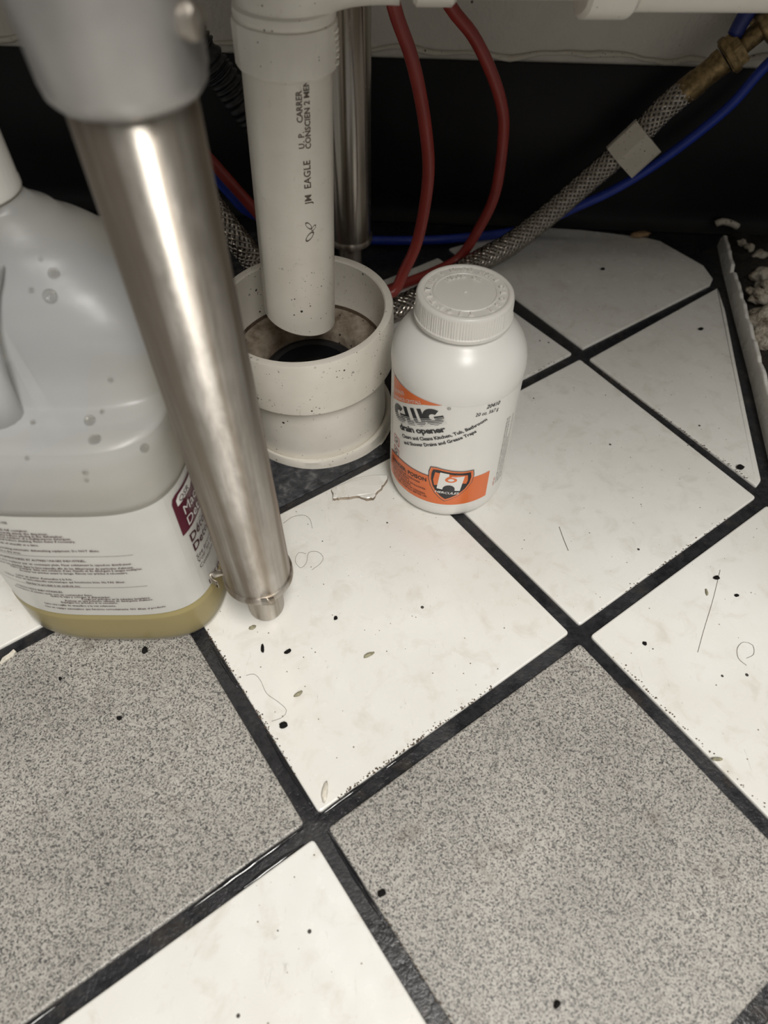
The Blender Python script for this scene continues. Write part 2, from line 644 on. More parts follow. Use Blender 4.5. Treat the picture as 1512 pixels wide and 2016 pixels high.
def fz(*uv):
    return [onz(u, v, 0).to_2d() for u, v in uv]


# cut tiles along the wall and the broken right side
c20, c21, c22 = corner(2, 0), corner(2, 1), corner(2, 2)
tile(fz((1148, 686), (1399, 560), (1404, 548), (1385, 522), (1300, 474), (1272, 467), (1145, 452), (1080, 448), (985, 459), (884, 489)), MT['white'], .001)
tile(fz((1160, 706), (1490, 958), (1499, 945), (1480, 860), (1450, 720), (1428, 610), (1413, 566)), MT['white'], .002)
a, b, c, d = corner(1, 1), corner(2, 1), corner(2, 2), corner(1, 2)
ip = inset_poly([a, b, c, d], .0047)
tile([ip[0], ip[1], ip[2], ip[2].lerp(ip[3], .52), ip[0].lerp(ip[3], .55) + E1 * .075, ip[0].lerp(ip[3], .30) + E1 * .045], MT['white'])
# right of the D corner, running out of frame
q = [corner(2, -1), corner(3, -1), corner(3, 0), corner(2, 0)]
tile(inset_poly(q, .0047), MT['grey'])
# water standing along the edges of the front grout lines
t = NT('standing_water')
t.set(t.ramp(t.noise(40, 2), (.3, (.006, .006, .008)), (.7, (.012, .012, .013))), .04, 0.0, **{'IOR': 1.45, 'Specular IOR Level': 1.0})
MT['water'] = t.m


def film(p0, d, off, L0, L1, r, seed):
    nrm = Vector((-d.y, d.x))
    rnd = random.Random(seed)
    pts = []
    n = max(4, int((L1 - L0) / .004))
    for k in range(n + 1):
        q = p0 + d * (L0 + (L1 - L0) * k / n) + nrm * off
        pts.append(Vector((q.x, q.y, GROUT_Z + .0001)))
    MB().add(*tube(pts, lambda i: r * (.12 + .88 * math.sin(PI * (i + .1) / (n + .2))) * (1 + .18 * math.sin(i * 1.7 + seed)), 14)).build('water_film', MT['water'], floor, True)


cB = corner(0, 0)
film(cB, -E1, -.0034, .006, .075, .0019, 1)
film(cB, -E1, .0036, .010, .050, .0015, 9)
film(cB, -E1, -.0034, .140, .215, .0018, 2)
film(cB, -E2, .0034, .006, .060, .0013, 3)
film(cB, E1, .0036, .004, .040, .0016, 4)
film(cB, E1, .0036, .046, .075, .0014, 5)
film(cB, E2, -.0034, .095, .130, .0010, 6)
film(cB, E2, -.0034, .010, .060, .0011, 7)
# grit caught along the tile edges
v = []; f = []
rg_ = random.Random(11)
for (ci, d, off, a0, a1, cnt) in (((0, 0), E1, .0046, .015, .13, 170), ((0, 0), E2, -.0046, .03, .165, 150), ((1, 0), E1, .0046, .02, .16, 50), ((2, 0), E2, -.0048, .02, .17, 110), ((2, 1), -E1, -.0046, .01, .12, 30), ((0, 0), -E2, .0046, .05, .15, 40), ((1, 0), -E2, .0048, .03, .18, 70)):
    c0 = corner(*ci); nr = Vector((-d.y, d.x))
    for _ in range(cnt):
        q = c0 + d * rg_.uniform(a0, a1) + nr * (off + abs(rg_.gauss(0, .0011)) * (1 if off > 0 else -1))
        r = rg_.uniform(.00018, .00055)
        V, Fc = lump((q.x, q.y, r * .4), r, rg_.randint(0, 9999), (1.2, 1, .7), 1, .3)
        n0 = len(v); v += V; f += [tuple(i + n0 for i in g) for g in Fc]
tag(mk('grit', v, f, MT['twigdark'], floor, False), None, None, None, 'stuff')
# dark mortar where tiles are missing round the drain
mp = [corner(0, 1) + E1 * .006 + E2 * .002, corner(1, 1) + E2 * .002 - E1 * .004, corner(1, 2) - E1 * .002, Vector((-.03, .60)), Vector((-.30, .60)), corner(0, 2)]
v, f = slab(mp, -.006, -.0012, .0006)
mk('mortar_patch', v, f, MT['mortar'], floor, smooth=False)
# chipped flake at the edge of the white tile
ch = fz((652, 966), (657, 985), (670, 985), (703, 980), (722, 986), (735, 985), (748, 967), (760, 955), (764, 938), (700, 944), (662, 962))
ch2 = []
for i in range(len(ch)):
    p_, q_ = ch[i], ch[(i + 1) % len(ch)]
    for k in range(4):
        e_ = p_.lerp(q_, k / 4)
        if i not in (9, 10): e_ = e_ + Vector((random.uniform(-1, 1), random.uniform(-1, 1))) * .0006
        ch2.append(e_)
ch = ch2
cc = sum(ch, Vector((0, 0))) / len(ch)
vb = []; n = len(ch)
for k, s_, z in ((0, 1.0, .0001), (1, .97, .0026), (2, .90, .0031)):
    for i, p in enumerate(ch):
        q = cc + (p - cc) * s_ * (1 + (.03 * math.sin(i * 1.9) if k else 0))
        vb.append((q.x, q.y, z + .0004 * math.sin(i * .8) * (k > 0)))
fb = [(k * n + i, k * n + (i + 1) % n, (k + 1) * n + (i + 1) % n, (k + 1) * n + i) for k in range(2) for i in range(n)] + [tuple(range(2 * n, 3 * n))]
chip = mk('tile_chip', vb, fb, MT['white'], None, smooth=False, loc=(cc.x, cc.y, 0))
chip.data.materials.append(MT['pvc_brown'])
for k_ in range(n): chip.data.polygons[k_].material_index = 1
tag(chip, 'jagged flake of white tile lying between drain collar and drain opener bottle', 'tile chip')

# back wall, baseboard, caulk
x0, x1 = -.9, 1.0


def wallstrip(name, prof, mat, kind='structure', label=None):
    """prof: (distance in front of the wall plane, z)"""
    v = []; f = []
    xs = [x0 + (x1 - x0) * k / 40 for k in range(41)]
    for x in xs:
        for (d, z) in prof:
            v.append((x - WALL_N.x * d, wall_y(x) - WALL_N.y * d, z))
    n = len(prof)
    for i in range(len(xs) - 1):
        for k in range(n - 1):
            f.append((i * n + k, i * n + k + 1, (i + 1) * n + k + 1, (i + 1) * n + k))
    return tag(mk(name, v, f, mat, None, smooth='auto'), label, None, None, kind)


wallstrip('wall_back', [(-.003, -.03), (-.003, 1.3), (-.08, 1.3), (-.08, -.03)], MT['wall'], label='off-white rough painted wall behind the pipes')
bb = [(-.0029, .154), (-.0005, .1545), (.0006, .1525), (.0008, .06), (.001, .022), (.002, .012), (.0045, .006), (.0085, .0022), (.0105, .0002), (.0105, -.006), (-.0029, -.006)]
wallstrip('baseboard_back', bb, MT['base'], label='black rubber cove baseboard along the wall')
# wavy paint and caulk edge above the baseboard
pts = []
for k in range(120):
    x = -.5 + k * .01
    z = .1605 + .0022 * math.sin(k * .37) + .0016 * math.sin(k * .93 + 1) + .001 * random.uniform(-1, 1)
    pts.append(Vector((x, wall_y(x) + .0016, z)))
tag(MB().add(*tube(pts, lambda i: .0022 + .0006 * math.sin(i * .8), 8)).build('trim_1', MT['tagm'], None, True), 'wavy paint and caulk bead along the top of the black baseboard', None, None, 'structure')

# upright strip of cut tile at the right edge
LB = fz((1413, 480), (1425, 537), (1447, 626), (1481, 757), (1515, 905), (1560, 1080))
HT = [.013, .0145, .0155, .0165, .0165, .0165]
v = []; f = []; N = 64
cum = [0]
for i in range(1, len(LB)): cum.append(cum[-1] + (LB[i] - LB[i - 1]).length)
for k in range(N + 1):
    s_ = cum[-1] * k / N
    i = max(j for j in range(len(cum) - 1) if cum[j] <= s_ + 1e-9)
    t_ = (s_ - cum[i]) / (cum[i + 1] - cum[i])
    p = LB[i].lerp(LB[i + 1], t_); h = HT[i] * (1 - t_) + HT[i + 1] * t_
    dv = (LB[i + 1] - LB[i]).normalized(); nr = Vector((-dv.y, dv.x))
    hh = h + .0011 * math.sin(k * 1.9) * math.sin(k * .7) + random.uniform(-.0006, .0006)
    if s_ < .006: hh = h * .55
    if .066 < s_ < .078: hh = h * (.62 if s_ < .072 else .95)
    top = Vector((p.x, p.y, hh))
    th = .0042
    for d_, z_ in ((0, -.004), (0.0006, hh - .0008), (.0012, hh), (th, hh - .0006), (th, -.004)):
        v.append((p.x + nr.x * d_, p.y + nr.y * d_, z_))
for k in range(N):
    for m in range(4): f.append((k * 5 + m, k * 5 + m + 1, k * 5 + 6 + m, k * 5 + 5 + m))
f.append((0, 1, 2, 3, 4)); f.append(tuple(reversed(range(N * 5, N * 5 + 5))))
tag(mk('trim_2', v, f, MT['white'], None, smooth=False), 'narrow upright strip of broken white tile edging the dirt hole', None, None, 'structure')

# dirt bed beyond the strip
v = []; f = []; nx, ny = 46, 60
for i in range(nx):
    for j in range(ny):
        y = .05 + .565 * j / (ny - 1)
        xl = .300 + (y - .05) * .175
        x = xl + (.62 - xl) * i / (nx - 1)
        h = -.001 + .006 * min(1, i / 6) * (math.sin(x * 61 + y * 37) * .5 + math.sin(x * 131 - y * 97) * .35 + .6) + random.uniform(0, .002)
        v.append((x, min(y, wall_y(x) - .006), h if i > 1 else -.004))
for i in range(nx - 1):
    for j in range(ny - 1):
        f.append((i * ny + j, (i + 1) * ny + j, (i + 1) * ny + j + 1, i * ny + j + 1))
tag(mk('dirt', v, f, MT['dirt'], None), 'dark crumbly dirt in the hole beyond the tile strip', 'dirt', None, 'stuff')


RUB = [((1502, 540), .0085, 'pale plaster lump high in the dirt hole, farthest from camera'),
       ((1493, 583), .0100, 'crumbly white plaster chunk with ragged top in the dirt hole'),
       ((1512, 572), .0125, 'large whitish plaster chunk at the photo edge in the dirt hole'),
       ((1508, 625), .0150, 'biggest brown and grey plaster chunk in the dirt hole'),
       ((1512, 668), .0130, 'rust-stained plaster chunk nearest the camera in the dirt hole'),
       ((1463, 473), .0042, 'tiny grey plaster bit beside the tip of the tile strip'),
       ((1478, 487), .0048, 'small flat plaster bit below the cream rubber piece'),
       ((1495, 500), .0062, 'sliver-like plaster bit at upper right of the dirt hole')]
for k, ((u, v_), r, lab) in enumerate(RUB):
    p = onz(u, v_, .008)
    V, Fc = lump((p.x, p.y, .004 + r * .45), r, 40 + k, (1.1, .9, .75), 3, .38)
    tag(mk('plaster_chunk', V, Fc, MT['rubble'], None, True, loc=(p.x, p.y, .004)), lab, 'rubble', 'plaster chunks in the dirt hole')

# cream curved piece stuck at the foot of the baseboard
p = [ony(u, v_, .600) for u, v_ in ((1409, 441), (1422, 436), (1440, 440), (1452, 446))]
tag(MB().add(*tube(spline(p, .003), lambda i: .0034, 10)).build('cream_offcut', MT['tagm'], None, True, loc=tuple(p[1])), 'cream curved offcut wedged against the baseboard corner', 'offcut')
p = onz(1262, 461, .003)
V, Fc = lump((p.x, p.y, .003), .0075, 77, (1.5, .6, .4), 2, .3)
tag(mk('wood_chip', V, Fc, MT['twig'], None, True, loc=tuple(p)), 'brown wood chip on the far tile by the baseboard', 'wood chip')

# ------------------------------------------------------------------ sink above (out of view, it shades the floor)
sk = thing('sink', 'stainless steel sink above, standing on round tubular legs with grey sockets', 'sink', (0.0, .33, 0.0))
m = MB()
X0, X1, Y0, Y1, Z0, Z1, TH = -.75, .85, .045, .555, .49, .84, .004
m.add(*box((X0, Y0, Z0), (X1, Y1, Z0 + TH))); m.build('basin_bottom', MT['steel_dark'], sk, False)
m = MB().add(*box((X0, Y0, Z0 + TH), (X1, Y0 + TH, Z1))); m.build('basin_front', MT['steel_dark'], sk, False)
m = MB().add(*box((X0, Y1 - TH, Z0 + TH), (X1, Y1, Z1))); m.build('basin_back', MT['steel_dark'], sk, False)
m = MB().add(*box((X0, Y0 + TH, Z0 + TH), (X0 + TH, Y1 - TH, Z1))); m.build('basin_side', MT['steel_dark'], sk, False)
m = MB().add(*box((X1 - TH, Y0 + TH, Z0 + TH), (X1, Y1 - TH, Z1))); m.build('basin_side', MT['steel_dark'], sk, False)


# ------------------------------------------------------------------ legs
def leg(name, label, base, tilt, cz, mat, front):
    ax = Vector((tilt[0], tilt[1], 1)).normalized()
    o = Vector(base)
    tubep = [(.0118, .0405), (.0186, .0405), (.0199, .0425), (.0199, .0440), (.0200, cz + .03)]
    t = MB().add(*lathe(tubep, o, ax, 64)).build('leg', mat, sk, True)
    t['label'] = label
    foot = [(0.0, 0), (.0085, .0002), (.0105, .0011), (.0114, .0032), (.0116, .006), (.0115, .05)]
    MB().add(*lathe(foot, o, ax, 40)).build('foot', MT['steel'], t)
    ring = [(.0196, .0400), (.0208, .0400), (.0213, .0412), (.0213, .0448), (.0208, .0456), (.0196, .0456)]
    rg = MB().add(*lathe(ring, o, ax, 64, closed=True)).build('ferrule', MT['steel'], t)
    if front:
        # bent sheet metal tabs of the ferrule
        for ang, ln, lab in ((math.radians(190), .0075, 'curled metal tab'), (math.radians(292), .003, None)):
            A, B, C = frame(ax)
            rad = A * math.cos(ang) + B * math.sin(ang); tn = C.cross(rad)
            path = []
            for k in range(9):
                q = k / 8
                path.append(o + C * (.043 + .003 * math.sin(q * 3.4)) + rad * (.0205 + ln * math.sin(q * 2.6)) + tn * (.004 * (q - .5) * 2))
            vv = []; ff = []
            for p_ in path:
                vv += [p_ - C * .0035 - rad * .0003, p_ + C * .0035 - rad * .0003, p_ + C * .0035 + rad * .0006, p_ - C * .0035 + rad * .0006]
            for k in range(8):
                for e in range(4): ff.append((k * 4 + e, k * 4 + (e + 1) % 4, k * 4 + 4 + (e + 1) % 4, k * 4 + 4 + e))
            ff += [(0, 1, 2, 3), (35, 34, 33, 32)]
            tb = mk('tab', vv, ff, MT['steel'], t, True)
    top = (.49 - base[2]) / ax.z - .0005
    s_ = [(.0203, cz + .0005), (.0222, cz), (.0240, cz + .0022), (.0248, cz + .006), (.0272, cz + .06), (.031, top - .03), (.046, top - .006), (.046, top), (.0205, top)]
    so = MB().add(*lathe(s_, o, ax, 64, closed=True)).build('socket', MT['cast'], t, True)
    if front:
        A, B, C = frame(ax)
        rad = Vector((.93, -.36, 0)); rad = (rad - C * rad.dot(C)).normalized()
        c = o + C * (cz + .021) + rad * .0252
        sc = [(.0, .0052), (.0022, .0050), (.0042, .004), (.0048, .0025), (.0048, -.002)]
        MB().add(*lathe(sc[::-1], c, rad, 20)).build('set_screw', MT['steel'], t)
    return t


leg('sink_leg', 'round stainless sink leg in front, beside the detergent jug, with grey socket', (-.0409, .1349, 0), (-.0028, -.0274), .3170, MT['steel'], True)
leg('sink_leg', 'round stainless sink leg at the back, behind the white drain pipe', (.0015, .5200, GROUT_Z), (.012, 0.0), .385, MT['steel_dark'], False)

# ------------------------------------------------------------------ floor drain cup
CUP_AX = Vector((-.0272, -.0318, 1)).normalized()
CUP_TOP = Vector((-.0226, .3174, .1058))
cup_h = (.1058 - GROUT_Z) / CUP_AX.z
CUP_O = CUP_TOP - CUP_AX * cup_h
dr = thing('floor_drain_standpipe', 'wide open white plastic floor drain cup in the middle, receiving the pipe', 'drain', tuple(CUP_O))
H = cup_h
zb = H - .0455
MB().add(*lathe([(.0566, zb), (.0625, zb), (.0641, zb + .0012), (.0643, zb + .003), (.0643, H - .0016), (.0636, H - .0003), (.0622, H), (.0588, H - .0003), (.0580, H - .0014), (.0576, zb + .004), (.0566, zb + .002), (.0566, zb)], CUP_O, CUP_AX, 96, cap=False)).build('coupling', MT['pvc'], dr)
MB().add(*lathe([(.0563, .0005), (.0565, .004), (.0562, zb - .002), (.0562, zb + .0008), (.0545, zb + .0012), (.0505, zb - .002), (.0490, zb - .008), (.0486, .002)], CUP_O, CUP_AX, 96, cap=False)).build('lower_pipe', MT['pvc_clean'], dr)
MB().add(*lathe([(.0574, zb + .0036), (.0560, zb + .0022), (.0500, zb + .0002), (.0430, zb - .0015), (.0400, zb - .004), (.0375, zb - .010), (.0365, zb - .018)], CUP_O, CUP_AX, 96, cap=False)).build('seat', MT['pvc_brown'], dr)
MB().add(*lathe([(.0366, zb - .014), (.0345, zb - .0125), (.0315, zb - .012), (.0295, zb - .014), (.0290, zb - .035)], CUP_O, CUP_AX, 64, cap=False)).build('gasket', MT['blackhose'], dr)
MB().add(*lathe([(.0, zb - .026), (.028, zb - .026), (.0288, zb - .026)], CUP_O, CUP_AX, 48)).build('waste_water', MT['core'], dr)
MB().add(*lathe([(.0562, zb + .0032), (.0576, zb + .0048), (.0579, zb + .0040), (.0566, zb + .0020)], CUP_O, CUP_AX, 96, closed=True)).build('grime_ring', MT['twigdark'], dr)
cl = [(.0567, .0015), (.0567, .0085), (.0585, .0105), (.0604, .0108), (.0612, .0095), (.0614, .004), (.0620, .0010), (.0635, .0004)]
MB().add(*lathe(cl, CUP_O, CUP_AX, 96, mod=lambda t, r, h: 1 + .004 * math.sin(t * 7) * (r > .061), cap=False)).build('collar', MT['pvc'], dr)

# ------------------------------------------------------------------ drain pipe with elbow and horizontal run
PX = Vector((-.0285, .312, 0)); PAX = Vector((.045, 0, 1))


def pax(z): return PX + PAX * z


PR = .0241
dp = thing('drain_pipe', 'white plastic drain pipe dropping into the floor drain cup, elbow above', 'pipe', tuple(pax(.098)))
paxn = PAX.normalized()
zz = lambda z: z * PAX.length
pipe_o = PX
v, f = lathe([(PR - .0038, zz(.125)), (PR - .0038, zz(.1030)), (PR - .001, zz(.1022)), (PR, zz(.1035)), (PR, zz(.270))], pipe_o, paxn, 64)
v = [Vector((p.x, p.y, p.z - .22 * (p.x - pax(.1).x))) if p.z < .11 else p for p in v]      # sawn slightly askew
MB().add(v, f).build('pipe', MT['pvc'], dp)
v, f = lathe([(PR - .0060, zz(.125)), (PR - .0060, zz(.1000)), (PR - .0045, zz(.0990)), (PR - .0036, zz(.1000)), (PR - .0036, zz(.125))], pipe_o, paxn, 64)
v = [Vector((p.x, p.y, p.z - .22 * (p.x - pax(.1).x))) if p.z < .11 else p for p in v]
MB().add(v, f).build('stained_lip', MT['pvc_brown'], dp)
nut = MB().add(*lathe([(PR + .0003, zz(.2597)), (.0254, zz(.2594)), (.0265, zz(.2608)), (.0268, zz(.2795)), (.0264, zz(.2812)), (.0250, zz(.2815))], pipe_o, paxn, 96,
                      mod=lambda t, r, h: 1 + (.012 if (r > .0263 and abs(((t * 8 / PI) % 1) - .5) < .1) else 0)))
nut_o = nut.build('slip_nut', MT['pvc_clean'], dp)
# a toothed grip on the right of the nut
for k in range(6):
    a_ = math.radians(-42 + k * 5)
    for s_ in range(1):
        zc = .2620 + k * .0030
        aa = math.radians(-8 + 3 * math.sin(k))
        c_ = pax(zc) + Vector((math.cos(aa), math.sin(aa), 0)) * .0266
        MB().add(*lump(c_, .0022, 900 + k, (.8, 2.2, .55), 1, .0)).build('grip_tooth', MT['pvc_clean'], nut_o, True)
MB().add(*lathe([(.0240, zz(.279)), (.0258, zz(.2820)), (.0262, zz(.2840)), (.0260, zz(.2865)), (.0246, zz(.2880))], pipe_o, paxn, 64)).build('hub_ring', MT['pvc_clean'], dp)
# elbow: bends up and to the right into the horizontal run
HZ = .3140
HY = .311
ctr = pax(.286)
el = []
for k in range(15):
    q = k / 14
    # quadratic bend
    p0, p1, p2 = ctr, Vector((ctr.x + .001, HY, HZ + .001)), Vector((.042, HY, HZ))
    el.append(p0 * (1 - q) ** 2 + p1 * (2 * q * (1 - q)) + p2 * q * q)
MB().add(*tube(el, lambda i: .0247 + .0020 * (i / 14), 48)).build('elbow', MT['pvc_clean'], dp, True)
MB().add(*tube([Vector((.0415, HY, HZ)), Vector((.43, HY - .002, HZ))], PR, 48)).build('horizontal_pipe', MT['pvc_clean'], dp, True)
AXX = (1, 0, 0)
for xa, xb, r in ((.0485, .0695, .0280), (.130, .1545, .0328)):
    n8 = lathe([(PR, 0), (r - .002, 0), (r, .002), (r, xb - xa - .002), (r - .002, xb - xa), (PR, xb - xa)], (xa, HY, HZ), AXX, 48, mod=lambda t, rr, h: 1 - .03 * abs(math.sin(t * 4)) * (rr > .026))
    MB().add(*n8).build('coupling_nut', MT['pvc_clean'], dp)
MB().add(*lathe([(PR, 0), (.0285, 0), (.0288, .002), (.0288, .19), (PR, .19)], (.1547, HY, HZ), AXX, 48)).build('long_fitting', MT['pvc_clean'], dp)
MB().add(*tube(spline([Vector((.40, HY - .002, HZ)), Vector((.44, HY - .002, HZ + .008)), Vector((.455, HY - .002, HZ + .05)), Vector((.455, HY - .002, .4895))], .01), .0235, 32)).build('riser', MT['pvc_clean'], dp, True)


# print on the pipe
def pipe_map(s, z):
    """s along circumference, z height; dir of camera is about -y"""
    A, B, C = frame(paxn)
    ph = s / PR
    n = Vector((math.sin(ph), -math.cos(ph), 0)); n = (n - C * n.dot(C)).normalized()
    return pax(z) + n * (PR + .00025)


for body, size, s0, z0, sp in (('JM  EAGLE', .0058, .0128, .1950, 1.05), ('U. P.', .0046, .0098, .2265, 1.1), ('CARRER', .0046, .0094, .2400, 1.0), ('CONSCIEN 2 MEN', .0046, .0136, .2260, 1.0)):
    bm = text_bm(body, size, 'LEFT', .00008, 0, .92, spacing=sp)
    print2d(bm, pipe_map, 'printed_text', MT['pipeink'], dp, .003, PI / 2, s0, z0)
# small leaf emblem
lf = []
for (cx_, cz_, ang, L_) in ((.0105, .1815, 2.2, .006), (.0137, .1795, .9, .0045), (.0110, .1745, -2.3, .0075)):
    loop = []
    for k in range(20):
        t_ = 2 * PI * k / 20
        x_ = L_ / 2 * math.cos(t_); y_ = L_ * .22 * math.sin(t_)
        loop.append((cx_ + x_ * math.cos(ang) - y_ * math.sin(ang), cz_ + x_ * math.sin(ang) + y_ * math.cos(ang)))
    bm = bmesh.new()
    for k in range(20):
        a0, b0 = loop[k], loop[(k + 1) % 20]
        ce = (cx_, cz_)
        i0 = (ce[0] + (a0[0] - ce[0]) * .78, ce[1] + (a0[1] - ce[1]) * .70); i1 = (ce[0] + (b0[0] - ce[0]) * .78, ce[1] + (b0[1] - ce[1]) * .70)
        bm.faces.new([bm.verts.new((*q_, 0)) for q_ in (a0, b0, i1, i0)])
    print2d(bm, pipe_map, 'leaf_emblem', MT['pipeink'], dp)

# ------------------------------------------------------------------ drain opener bottle
BX, BY, BR = .08275, .25182, .04257
bt = thing('drain_opener_bottle', 'white drain opener bottle with orange and white label, standing on the tiles', 'bottle', (BX, BY, 0))
prof = [(0, .003), (.026, .0025), (.031, .0004), (.035, .0001), (.0385, .0012), (.0408, .0038), (.0419, .0075), (.0423, .012), (.04257, .018), (.04257, .1115), (.0429, .1135), (.0431, .1165), (.0428, .1205),
        (.0418, .1255), (.0400, .1300), (.0374, .1343), (.0345, .1378), (.0318, .1403), (.0296, .1420), (.0280, .1435), (.0272, .1452), (.0270, .1480), (.0262, .1480)]
MB().add(*lathe(prof, (BX, BY, 0), (0, 0, 1), 96)).build('body', MT['bottle'], bt, True)
CZ0, CZ1 = .1462, .1632
NR = 110


def ribs(t, r, h):
    if CZ0 + .0032 < h < CZ1 - .0022 and r > .027: return 1 + .009 * (1 if math.cos(t * NR) > 0 else -1) * .6
    return 1.0


cp = [(.0268, CZ0 + .0004), (.0286, CZ0), (.0296, CZ0 + .0006), (.0298, CZ0 + .0028), (.0291, CZ0 + .0034), (.0290, CZ0 + .0040), (.0288, CZ1 - .0030), (.0287, CZ1 - .0021), (.0284, CZ1 - .0010), (.0275, CZ1 - .0002),
      (.0262, CZ1), (.0252, CZ1 - .0003), (.0247, CZ1 - .0009), (.0195, CZ1 - .0009), (.0190, CZ1 - .0004), (.0183, CZ1 - .0004), (.0178, CZ1 - .0009), (.0012, CZ1 - .0010), (.0009, CZ1 - .0004), (0, CZ1 - .0003)]
cap_o = MB().add(*lathe(cp, (BX, BY, 0), (0, 0, 1), 440, mod=ribs)).build('cap', MT['cap'], bt, 'auto')


def cap_text(body, a0, da, rad, inward, size):
    """raised letters on the cap; angles seen from above, degrees"""
    for i, chx in enumerate(body):
        if chx == ' ': continue
        ang = math.radians(a0 + da * i)
        bm = text_bm(chx, size, 'CENTER', .00012, 0, 1.0, extrude=.0008)
        rot = ang + (PI / 2 if inward else -PI / 2)
        bmesh.ops.transform(bm, matrix=Matrix.Translation((0, -size * .35, 0)), verts=bm.verts)
        bmesh.ops.transform(bm, matrix=Matrix.Translation((BX + rad * math.cos(ang), BY + rad * math.sin(ang), CZ1 - .0007)) @ Matrix.Rotation(rot, 4, 'Z'), verts=bm.verts)
        bm.verts.index_update()
        V = [v_.co.copy() for v_ in bm.verts]; Fc = [tuple(x.index for x in g.verts) for g in bm.faces]
        bm.free()
        mk('raised_letter', V, Fc, MT['cap'], cap_o, False)


cap_text('CLOSE TIGHTLY', 12, -16.3, .0221, False, .0046)
cap_text('PUSH DOWN & TURN', 32, 9.4, .0221, True, .0042)
cap_text('TO OPEN', 52, 13.0, .0150, True, .0040)


# label prints, millimetre coordinates: s along the circumference, z up
def bot_map(lift):
    def fn(s, z):
        ph = s / BR
        r = BR + lift
        return Vector((BX + r * math.sin(ph), BY - r * math.cos(ph), z))
    return fn


def blabel(bm, mat, name, lift=.0003, angle=0, s0=0, z0=0):
    bmesh.ops.scale(bm, vec=(.001, .001, .001), verts=bm.verts)
    return print2d(bm, bot_map(lift), name, mat, lab_o, .002, angle, s0 * .001, z0 * .001)


lab_o = print2d(poly_bm([(-.060, .0150), (.047, .0150), (.047, .1108), (-.060, .1108)]), bot_map(.00008), 'label', MT['label'], bt, .002)
# orange corner with white words
blabel(poly_bm([(-54, 110.6), (-54, 91.0), (-45, 95.6), (-35, 101.0), (-24, 106.6), (-12, 110.6)]), MT['orange'], 'orange_corner')
A26 = math.radians(26.5)
blabel(text_bm('ODORLESS', 3.5, 'LEFT', .0, 0, .82), MT['whiteink'], 'label_text', .0005, A26, -52.0, 98.6)
blabel(text_bm('NON-ACID CRYSTALS', 3.5, 'LEFT', .0, 0, .82), MT['whiteink'], 'label_text', .0005, A26, -51.2, 93.6)


# GLUG word mark: heavy letters cut by white stripes towards the bottom
def arc(cx_, cy_, r, a0, a1, n=22):
    return [(cx_ + r * math.cos(math.radians(a0 + (a1 - a0) * k / n)), cy_ + r * math.sin(math.radians(a0 + (a1 - a0) * k / n))) for k in range(n + 1)]


def ring_bm(cx_, cy_, ro, ri, a0, a1, sx=1.0, n=28):
    bm = bmesh.new()
    O = arc(cx_, cy_, ro, a0, a1, n); I = arc(cx_, cy_, ri, a0, a1, n)
    ov = [bm.verts.new((cx_ + (x - cx_) * sx, y, 0)) for x, y in O]; iv = [bm.verts.new((cx_ + (x - cx_) * sx, y, 0)) for x, y in I]
    for k in range(n): bm.faces.new((ov[k], ov[k + 1], iv[k + 1], iv[k]))
    return bm


def gl(bm, mat=None, lift=.0003, nm='word_mark'):
    bmesh.ops.scale(bm, vec=(1.10, 1, 1), verts=bm.verts)
    blabel(bm, mat or MT['black'], nm, lift, A26, -47.8, 76.4)


HG = 13.2
for gx in (6.2, 34.0):
    gl(ring_bm(gx, HG / 2, HG / 2, 2.5, 40, 330, 1.0))
    gl(poly_bm([(gx + .6, HG / 2 + .4), (gx + .6, HG / 2 - 1.9), (gx + 6.5, HG / 2 - 1.9), (gx + 6.5, HG / 2 + .4)]))
gl(poly_bm([(12.9, 0), (18.8, 0), (18.8, 3.6), (16.3, 3.6), (16.3, HG), (12.9, HG)]))                     # L
gl(poly_bm([(19.5, HG), (19.5, 3.6), (22.5, 3.6), (22.5, HG)])); gl(poly_bm([(24.9, HG), (24.9, 3.6), (27.9, 3.6), (27.9, HG)]))
gl(ring_bm(23.7, 4.2, 4.2, 1.2, 180, 360, 1.0))                                                          # U
for k, (yy, hh) in enumerate(((5.6, .28), (4.3, .36), (3.0, .46), (1.7, .56), (.5, .62))):
    gl(poly_bm([(-.6, yy), (41, yy), (41, yy + hh), (-.6, yy + hh)]), MT['whiteink'], .0005, 'stripe')
gl(text_bm('R', 1.6, 'CENTER', 0), MT['black'], .0005, 'label_text') if False else None
blabel(ring_bm(0, 0, 1.15, .92, 0, 360, 1.0, 16), MT['black'], 'registered_mark', .0004, A26, -7.8, 109.0)
blabel(text_bm('R', 1.5, 'CENTER', 0), MT['black'], 'registered_mark', .0004, A26, -7.6, 108.5)
blabel(text_bm('drain opener', 6.5, 'LEFT', .20, 0, 1.24, spacing=.92), MT['black'], 'label_text', .0004, math.radians(26), -42.9, 72.6)
blabel(text_bm('Clears and Cleans Kitchen, Tub, Bathroom', 3.8, 'LEFT', .11, 0, .98), MT['black'], 'label_text', .0004, math.radians(27.4), -40.0, 67.2)
blabel(text_bm('and Shower Drains and Grease Traps', 3.8, 'LEFT', .11, 0, .96), MT['black'], 'label_text', .0004, math.radians(27.6), -38.0, 62.6)
blabel(text_bm('20410', 4.4, 'LEFT', .09, .25, .86), MT['black'], 'label_text', .0004, 0, 15.4, 107.0)
blabel(text_bm('20 oz. 567 g', 4.0, 'LEFT', .04, .15, .80), MT['black'], 'label_text', .0004, 0, 8.8, 102.2)
